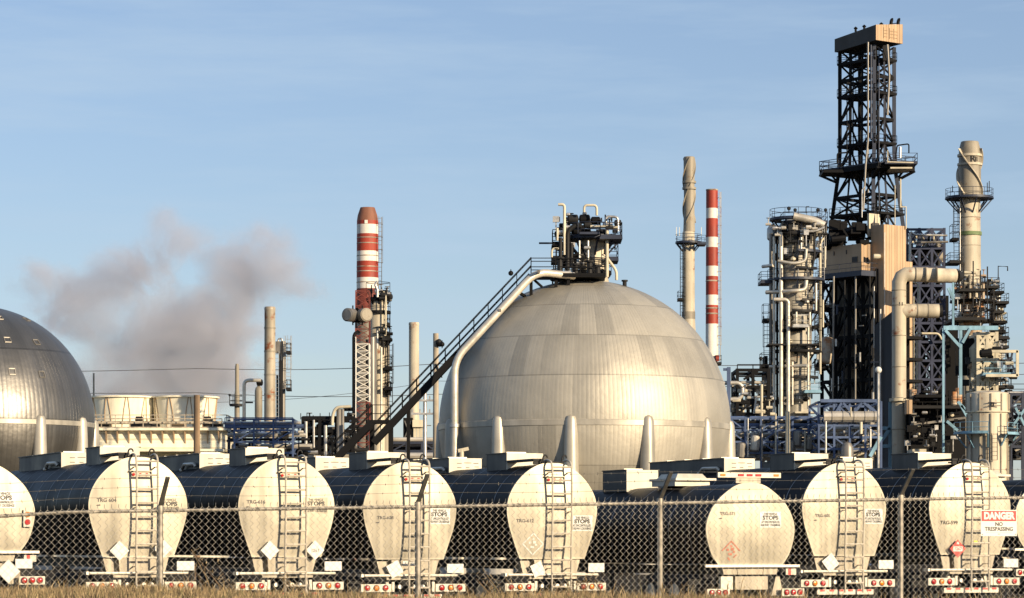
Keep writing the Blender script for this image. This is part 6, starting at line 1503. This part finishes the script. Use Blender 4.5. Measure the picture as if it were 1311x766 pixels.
def build_blue_tower():
    Y = 372; root = col_thing('lattice_tower', 1188, Y, 'navy blue lattice tower filled with pipes behind the white flue duct', 'tower')
    steel_frame(root, 1161, 1209, 292, 590, Y, 7, 3, (294, 318, 342, 366, 390, 414, 438, 462, 486, 510, 535), .30, 'royal_steel', True, 1, True, .19, 'x', 5)
    for i, (px, y0, y1, w, m) in enumerate(((1164, 300, 590, 1.6, 'galvanised'), (1168, 380, 560, 2.2, 'cream_steel'), (1176, 300, 500, 1.4, 'dull_cladding'), (1195, 310, 560, 2.4, 'black_steel'), (1203, 320, 590, 3, 'dark_steel'), (1184, 330, 590, 3, 'black_steel'))): pipe(root, Y, [(px, y1, -.8+i*.5), (px, y0, -.8+i*.5)], w, m, 'riser_pipe')
    for pts, m in (([(1164, 298), (1169, 302), (1211, 303)], 'galvanised'), ([(1169, 312), (1212, 311)], 'dull_cladding'), ([(1172, 425), (1176, 428), (1200, 428), (1204, 436)], 'cream_steel'), ([(1172, 508), (1172, 428)], 'cream_steel'), ([(1165, 362), (1174, 364), (1174, 390)], 'cream_steel')): pipe(root, Y, [(a, e, -1.2) for a, e in pts], 1.4, m)
    b = Bag(); b.drum(W(1196, 311, Y, 2), W(1204, 330, Y, 2), 1.1, 12); b.build('drum', 'stack_grey', root)
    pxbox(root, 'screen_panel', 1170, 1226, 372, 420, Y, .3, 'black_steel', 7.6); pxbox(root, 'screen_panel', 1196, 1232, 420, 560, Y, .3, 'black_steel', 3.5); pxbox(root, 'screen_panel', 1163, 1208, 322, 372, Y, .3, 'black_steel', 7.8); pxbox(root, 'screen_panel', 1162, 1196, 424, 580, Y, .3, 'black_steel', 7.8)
    for y in (318, 342, 366, 390, 414, 440, 462, 486): deck(root, 1166, 1208, Y+.4, Y+6.5, y, 'black_steel', rail=(y != 342), th=.35)
    scatter_valves(root, 1166, 1206, 300, 372, Y, 6, 44, 71, ('dark_steel', 'galvanised', 'cream_steel', 'black_steel')); scatter_valves(root, 1176, 1206, 425, 520, Y, 6, 30, 72, ('dark_steel', 'vessel_rusty', 'cream_steel', 'navy_steel'))
    # dark equipment at its foot
    ft = thing('furnace_house', (X(1200, 340), 340, 0), 'dark furnace house with lamps at the foot of the navy lattice tower', 'building')
    pxbox(ft, 'wall', 1166, 1236, 512, 720, 340, 9, 'black_steel'); deck(ft, 1162, 1238, 337, 341, 521, 'dark_steel'); deck(ft, 1172, 1210, 336, 340, 507, 'black_steel')
    for px, y, r_ in ((1216, 531, 3.4), (1174, 546, 1.6), (1174, 556, 1.6), (1173, 533, 1.4)): b = Bag(); p = W(px, y, 340, -.4); b.drum(p, p+Vector((.15, -.35, 0)), r_*S(340), 12); b.build('porthole_cover', 'cream_steel', ft)
    b = Bag(); b.beam(W(1164, 545, 340, -1), W(1238, 535, 340, -1), .25); b.build('cable_tray', 'dull_cladding', ft)
    for px, y in ((1166, 500), (1178, 504), (1202, 500), (1218, 503), (1224, 498)): b = Bag(); b.tube(W(px, 520, 340, -2), W(px, y, 340, -2), .4, 10); b.build('flue_stub', random.choice(('vessel_rusty', 'black_steel', 'dull_cladding')), ft)
    pxbox(ft, 'tan_cabinet', 1161, 1168, 512, 530, 336, 2, 'tan_cladding'); scatter_valves(ft, 1164, 1234, 500, 575, 336, 3, 50, 73, ('dark_steel', 'black_steel', 'black_steel', 'galvanised'))
    pxbox(ft, 'foundation', 1168, 1186, 575, 600, 335, 4, 'cream_steel')
build_blue_tower()

def build_front_racks():
    Y = 268
    a = thing('pipe_rack', (X(960, Y), Y, 0), 'dense blue pipe rack between the pale sphere and the broad cream column', 'pipe rack', 'steel pipe racks')
    steel_frame(a, 934, 1055, 534, 590, Y, 8, 6, (536, 551, 566, 580), .19, 'blue_steel', True, 1, True, .12, 'mix', 21)
    for i, (x0, x1, y, rr, m) in enumerate(((930, 1058, 540, .15, 'dark_steel'), (936, 1058, 545, .24, 'blue_steel'), (932, 1060, 556, .2, 'silver_pipe'), (932, 1060, 561, .14, 'dark_steel'), (934, 1060, 570, .22, 'silver_pipe'), (934, 1060, 574, .2, 'galvanised'), (934, 1060, 578, .24, 'cream_steel'), (934, 1060, 584, .26, 'silver_pipe'), (940, 1050, 531, .16, 'blue_steel'))): b = Bag(); b.tube(W(x0, y, Y, .4+i*.8), W(x1, y, Y, .4+i*.8), rr, 8); b.build('pipe', m, a)
    for px, y0, y1, w, m in ((992.5, 530, 590, 1.1, 'cream_steel'), (1030, 552, 580, 1.3, 'cream_steel'), (957, 536, 585, 1, 'galvanised'), (1042, 545, 585, 1.6, 'galvanised'), (975, 545, 590, 1.2, 'dull_cladding')): pipe(a, Y, [(px, y1, -.5), (px, y0, -.5)], w, m, 'standpipe')
    for px, y in ((1020, 560), (1036, 565), (1012, 572), (966, 566), (948, 575)): b = Bag(); b.drum(W(px, y+10, Y, -.2), W(px+1, y-6, Y, -.2), .42, 10); b.build('drum', random.choice(('silver_pipe', 'vessel_rusty', 'dull_cladding')), a)
    scatter_valves(a, 936, 1056, 538, 586, Y, 7, 64, 81)
    # taller pale structure with loop pipe beside the sphere
    c = thing('pipe_bridge', (X(955, 285), 285, 0), 'pipe bridge with a looping silver pipe and black railings beside the pale sphere', 'pipe rack', 'steel pipe racks')
    steel_frame(c, 944, 984, 472, 590, 285, 6, 2, (474, 496, 515, 530), .3, 'black_steel', True, 1, True, .18, 'mix', 23)
    pipe(c, 285, [(920, 491, -.8), (945, 491, -.8), (950, 496, -.8), (950, 506, -.8), (945, 512, -.8), (920, 512, -.8)], 2.6, 'silver_pipe', 'loop_pipe')
    pipe(c, 285, [(930, 489.5, .5), (982, 489.5, .5)], 2.0, 'silver_pipe'); pipe(c, 285, [(935, 494, .8), (984, 493.5, .8)], 1.2, 'silver_pipe'); pipe(c, 285, [(974, 545, -.9), (974, 493, -.9)], 1.9, 'cream_steel', 'standpipe'); pipe(c, 285, [(960, 508, .4), (990, 508, .4)], 1.6, 'galvanised')
    pipe(c, 285, [(952, 540, .4), (952, 515, .4), (960, 509, .4)], 1.5, 'cream_steel'); pipe(c, 285, [(940, 522, 1), (985, 522, 1)], 1.6, 'dull_cladding'); pipe(c, 285, [(965, 530, -.3), (968, 508, -.3)], 1.5, 'galvanised')
    b = Bag(); b.beam((X(932, 285), 284, 0), W(932, 471, 285, -1), .34); b.build('column', 'blue_steel', c); b = Bag(); b.beam(W(925, 474, 285, -1), W(932, 474, 285, -1), .25); b.build('floor_beam', 'blue_steel', c)
    g = Bag(); railing_line(g, [W(944, 483, 285), W(984, 483, 285)], 1.2, .09); g.beam(W(952, 486, 285), W(972, 474, 285), .2); g.build('railing', 'black_steel', c)
    scatter_valves(c, 938, 990, 496, 535, 284, 5, 46, 82, ('galvanised', 'cream_steel', 'dark_steel', 'silver_pipe', 'black_steel'))
    b = Bag(); b.beam(W(974, 474, 285), W(974, 460, 285), .09); b.ball(W(974, 459, 285), .18, 8); b.build('mast_lamp', 'dark_steel', c)
    # right rack in front of the dark structure
    Y = 262; d = thing('pipe_rack', (X(1090, Y), Y, 0), 'blue pipe rack with a truss and a thick silver pipe before the dark drum structure', 'pipe rack', 'steel pipe racks')
    steel_frame(d, 1048, 1128, 514, 590, Y, 8, 4, (515, 533, 545, 560, 575), .19, 'blue_steel', True, 1, True, .13, 'mix', 27)
    b = Bag()
    for x0, x1, y0, y1 in ((1068, 1078, 531, 515), (1078, 1092, 515, 531), (1092, 1104, 531, 515), (1104, 1124, 515, 531)): b.beam(W(x0, y0, Y, -.2), W(x1, y1, Y, -.2), .2)
    b.beam(W(1050, 513.5, Y, -.2), W(1122, 513.5, Y, -.2), .28); b.build('truss', 'blue_steel', d)
    for i, (x0, x1, y, rr, m) in enumerate(((1054, 1124, 534, .50, 'silver_pipe'), (1056, 1124, 541, .25, 'galvanised'), (1050, 1128, 549, .2, 'silver_pipe'), (1048, 1130, 555, .32, 'galvanised'), (1048, 1130, 563, .22, 'dark_steel'), (1048, 1130, 570, .25, 'silver_pipe'), (1048, 1130, 579, .28, 'cream_steel'), (1046, 1130, 585, .25, 'silver_pipe'))): b = Bag(); b.tube(W(x0, y, Y, -.3 if i == 0 else .4+i*.8), W(x1, y, Y, -.3 if i == 0 else .4+i*.8), rr, 10); b.build('pipe', m, d)
    b = Bag()
    for px in (1064, 1078, 1092, 1106, 1118): b.poly([W(px, 534, Y, -.3), W(px+.6, 534, Y, -.3)], .54, 10)
    b.build('pipe_band', 'dull_cladding', d)
    for px, y0, y1, w, m in ((1101, 541, 556, 2, 'cream_steel'), (1088, 522, 534, .8, 'cream_steel'), (1056, 540, 585, 1.4, 'galvanised'), (1113, 550, 588, 1.4, 'galvanised')): pipe(d, Y, [(px, y1, -.8), (px, y0, -.8)], w, m, 'standpipe')
    b = Bag(); b.lathe((X(1083, Y), Y-1, 0), [(2.4*S(Y)*1, 0), (8*S(Y), Z(590, Y)), (8*S(Y), Z(574, Y)), (5*S(Y), Z(568, Y)), (.01, Z(566, Y))], 20); b.build('tank_dome', 'dull_cladding', d)
    scatter_valves(d, 1050, 1126, 538, 586, Y, 7, 56, 83)
    b = Bag(); b.beam(W(1112, 585, Y, -1), W(1126, 560, Y, -1), .3); b.build('bracing', 'pale_blue_steel', d)
build_front_racks()

# ------------------------------------------------------------------ steam and smoke drifting behind the cooling tower
def build_smoke():
    Y = 560; s = S(Y)
    blobs = [(50, 356, 58, 30, .42), (105, 398, 80, 48, .66), (165, 355, 70, 52, .78), (210, 425, 120, 66, 1.0), (285, 400, 85, 90, 1.0), (310, 345, 72, 58, .9), (235, 316, 64, 42, .72), (358, 350, 48, 50, .62), (195, 482, 130, 50, 1.15), (190, 512, 120, 38, 1.3), (290, 470, 80, 55, .8), (212, 284, 30, 24, .42), (395, 372, 36, 28, .32), (345, 305, 40, 28, .3)]
    m = bpy.data.materials.new('smoke_volume'); m.use_nodes = True; t = m.node_tree; t.nodes.clear(); L = t.links.new
    out = t.nodes.new('ShaderNodeOutputMaterial'); pv = t.nodes.new('ShaderNodeVolumePrincipled'); L(pv.outputs[0], out.inputs['Volume'])
    pv.inputs['Color'].default_value = (.86, .87, .95, 1); pv.inputs['Anisotropy'].default_value = .1
    tc = t.nodes.new('ShaderNodeTexCoord')
    nz = t.nodes.new('ShaderNodeTexNoise'); nz.inputs['Scale'].default_value = .085; nz.inputs['Detail'].default_value = 8; nz.inputs['Roughness'].default_value = .68; nz.inputs['Distortion'].default_value = .6
    L(tc.outputs['Object'], nz.inputs['Vector'])
    tot = None; b = Bag(); c0 = W(205, 400, Y); c0.z = 0
    pts = []
    for px, py, rx, ry, w in blobs:
        c = W(px, py, Y)-c0; ax, ay, az = rx*s*1.15, 12.0, ry*s*1.15
        mp = t.nodes.new('ShaderNodeMapping'); mp.vector_type = 'TEXTURE'; mp.inputs['Location'].default_value = c; mp.inputs['Scale'].default_value = (ax, ay, az); L(tc.outputs['Object'], mp.inputs['Vector'])
        ln = t.nodes.new('ShaderNodeVectorMath'); ln.operation = 'LENGTH'; L(mp.outputs[0], ln.inputs[0])
        mr = t.nodes.new('ShaderNodeMapRange'); mr.interpolation_type = 'SMOOTHSTEP'; mr.inputs[1].default_value = 1.0; mr.inputs[2].default_value = .0; mr.inputs[3].default_value = 0; mr.inputs[4].default_value = w; L(ln.outputs['Value'], mr.inputs[0])
        tot = mr.outputs[0] if tot is None else math_node(t, 'ADD', tot, mr.outputs[0])
        for i in range(10):
            for j in range(7):
                a, e = 2*math.pi*i/10, math.pi*(j/6-.5); pts.append(c0+c+Vector((ax*math.cos(e)*math.cos(a), ay*math.cos(e)*math.sin(a), az*math.sin(e))))
    d = math_node(t, 'MINIMUM', tot, 1.3)
    nn = math_node(t, 'SUBTRACT', math_node(t, 'MULTIPLY', nz.outputs[0], 5.4), 2.75)
    d = math_node(t, 'ADD', d, nn); d = math_node(t, 'SUBTRACT', d, .0)
    d = math_node(t, 'MAXIMUM', math_node(t, 'MULTIPLY', d, .20), 0.0); d = math_node(t, 'MULTIPLY', d, math_node(t, 'MINIMUM', math_node(t, 'MULTIPLY', tot, 4.0), 1.0))
    L(d, pv.inputs['Density']); MATS['smoke_volume'] = m
    bm = bmesh.new()
    for p in pts: bm.verts.new(p-c0)
    r_ = bmesh.ops.convex_hull(bm, input=bm.verts); bmesh.ops.delete(bm, geom=[v for v in bm.verts if not v.link_faces], context='VERTS')
    me = bpy.data.meshes.new('smoke'); bm.to_mesh(me); bm.free(); me.materials.append(m); o = bpy.data.objects.new('smoke', me); COL.objects.link(o); o.location = c0
    tag(o, 'lilac grey steam and smoke drifting behind the cooling tower', 'smoke', kind='stuff')
build_smoke()
sc.cycles.volume_step_rate = 2.0; sc.cycles.volume_max_steps = 128; sc.cycles.volume_bounces = 1
sc.cycles.max_bounces = 6; sc.cycles.diffuse_bounces = 3; sc.cycles.glossy_bounces = 3; sc.cycles.use_denoising = True
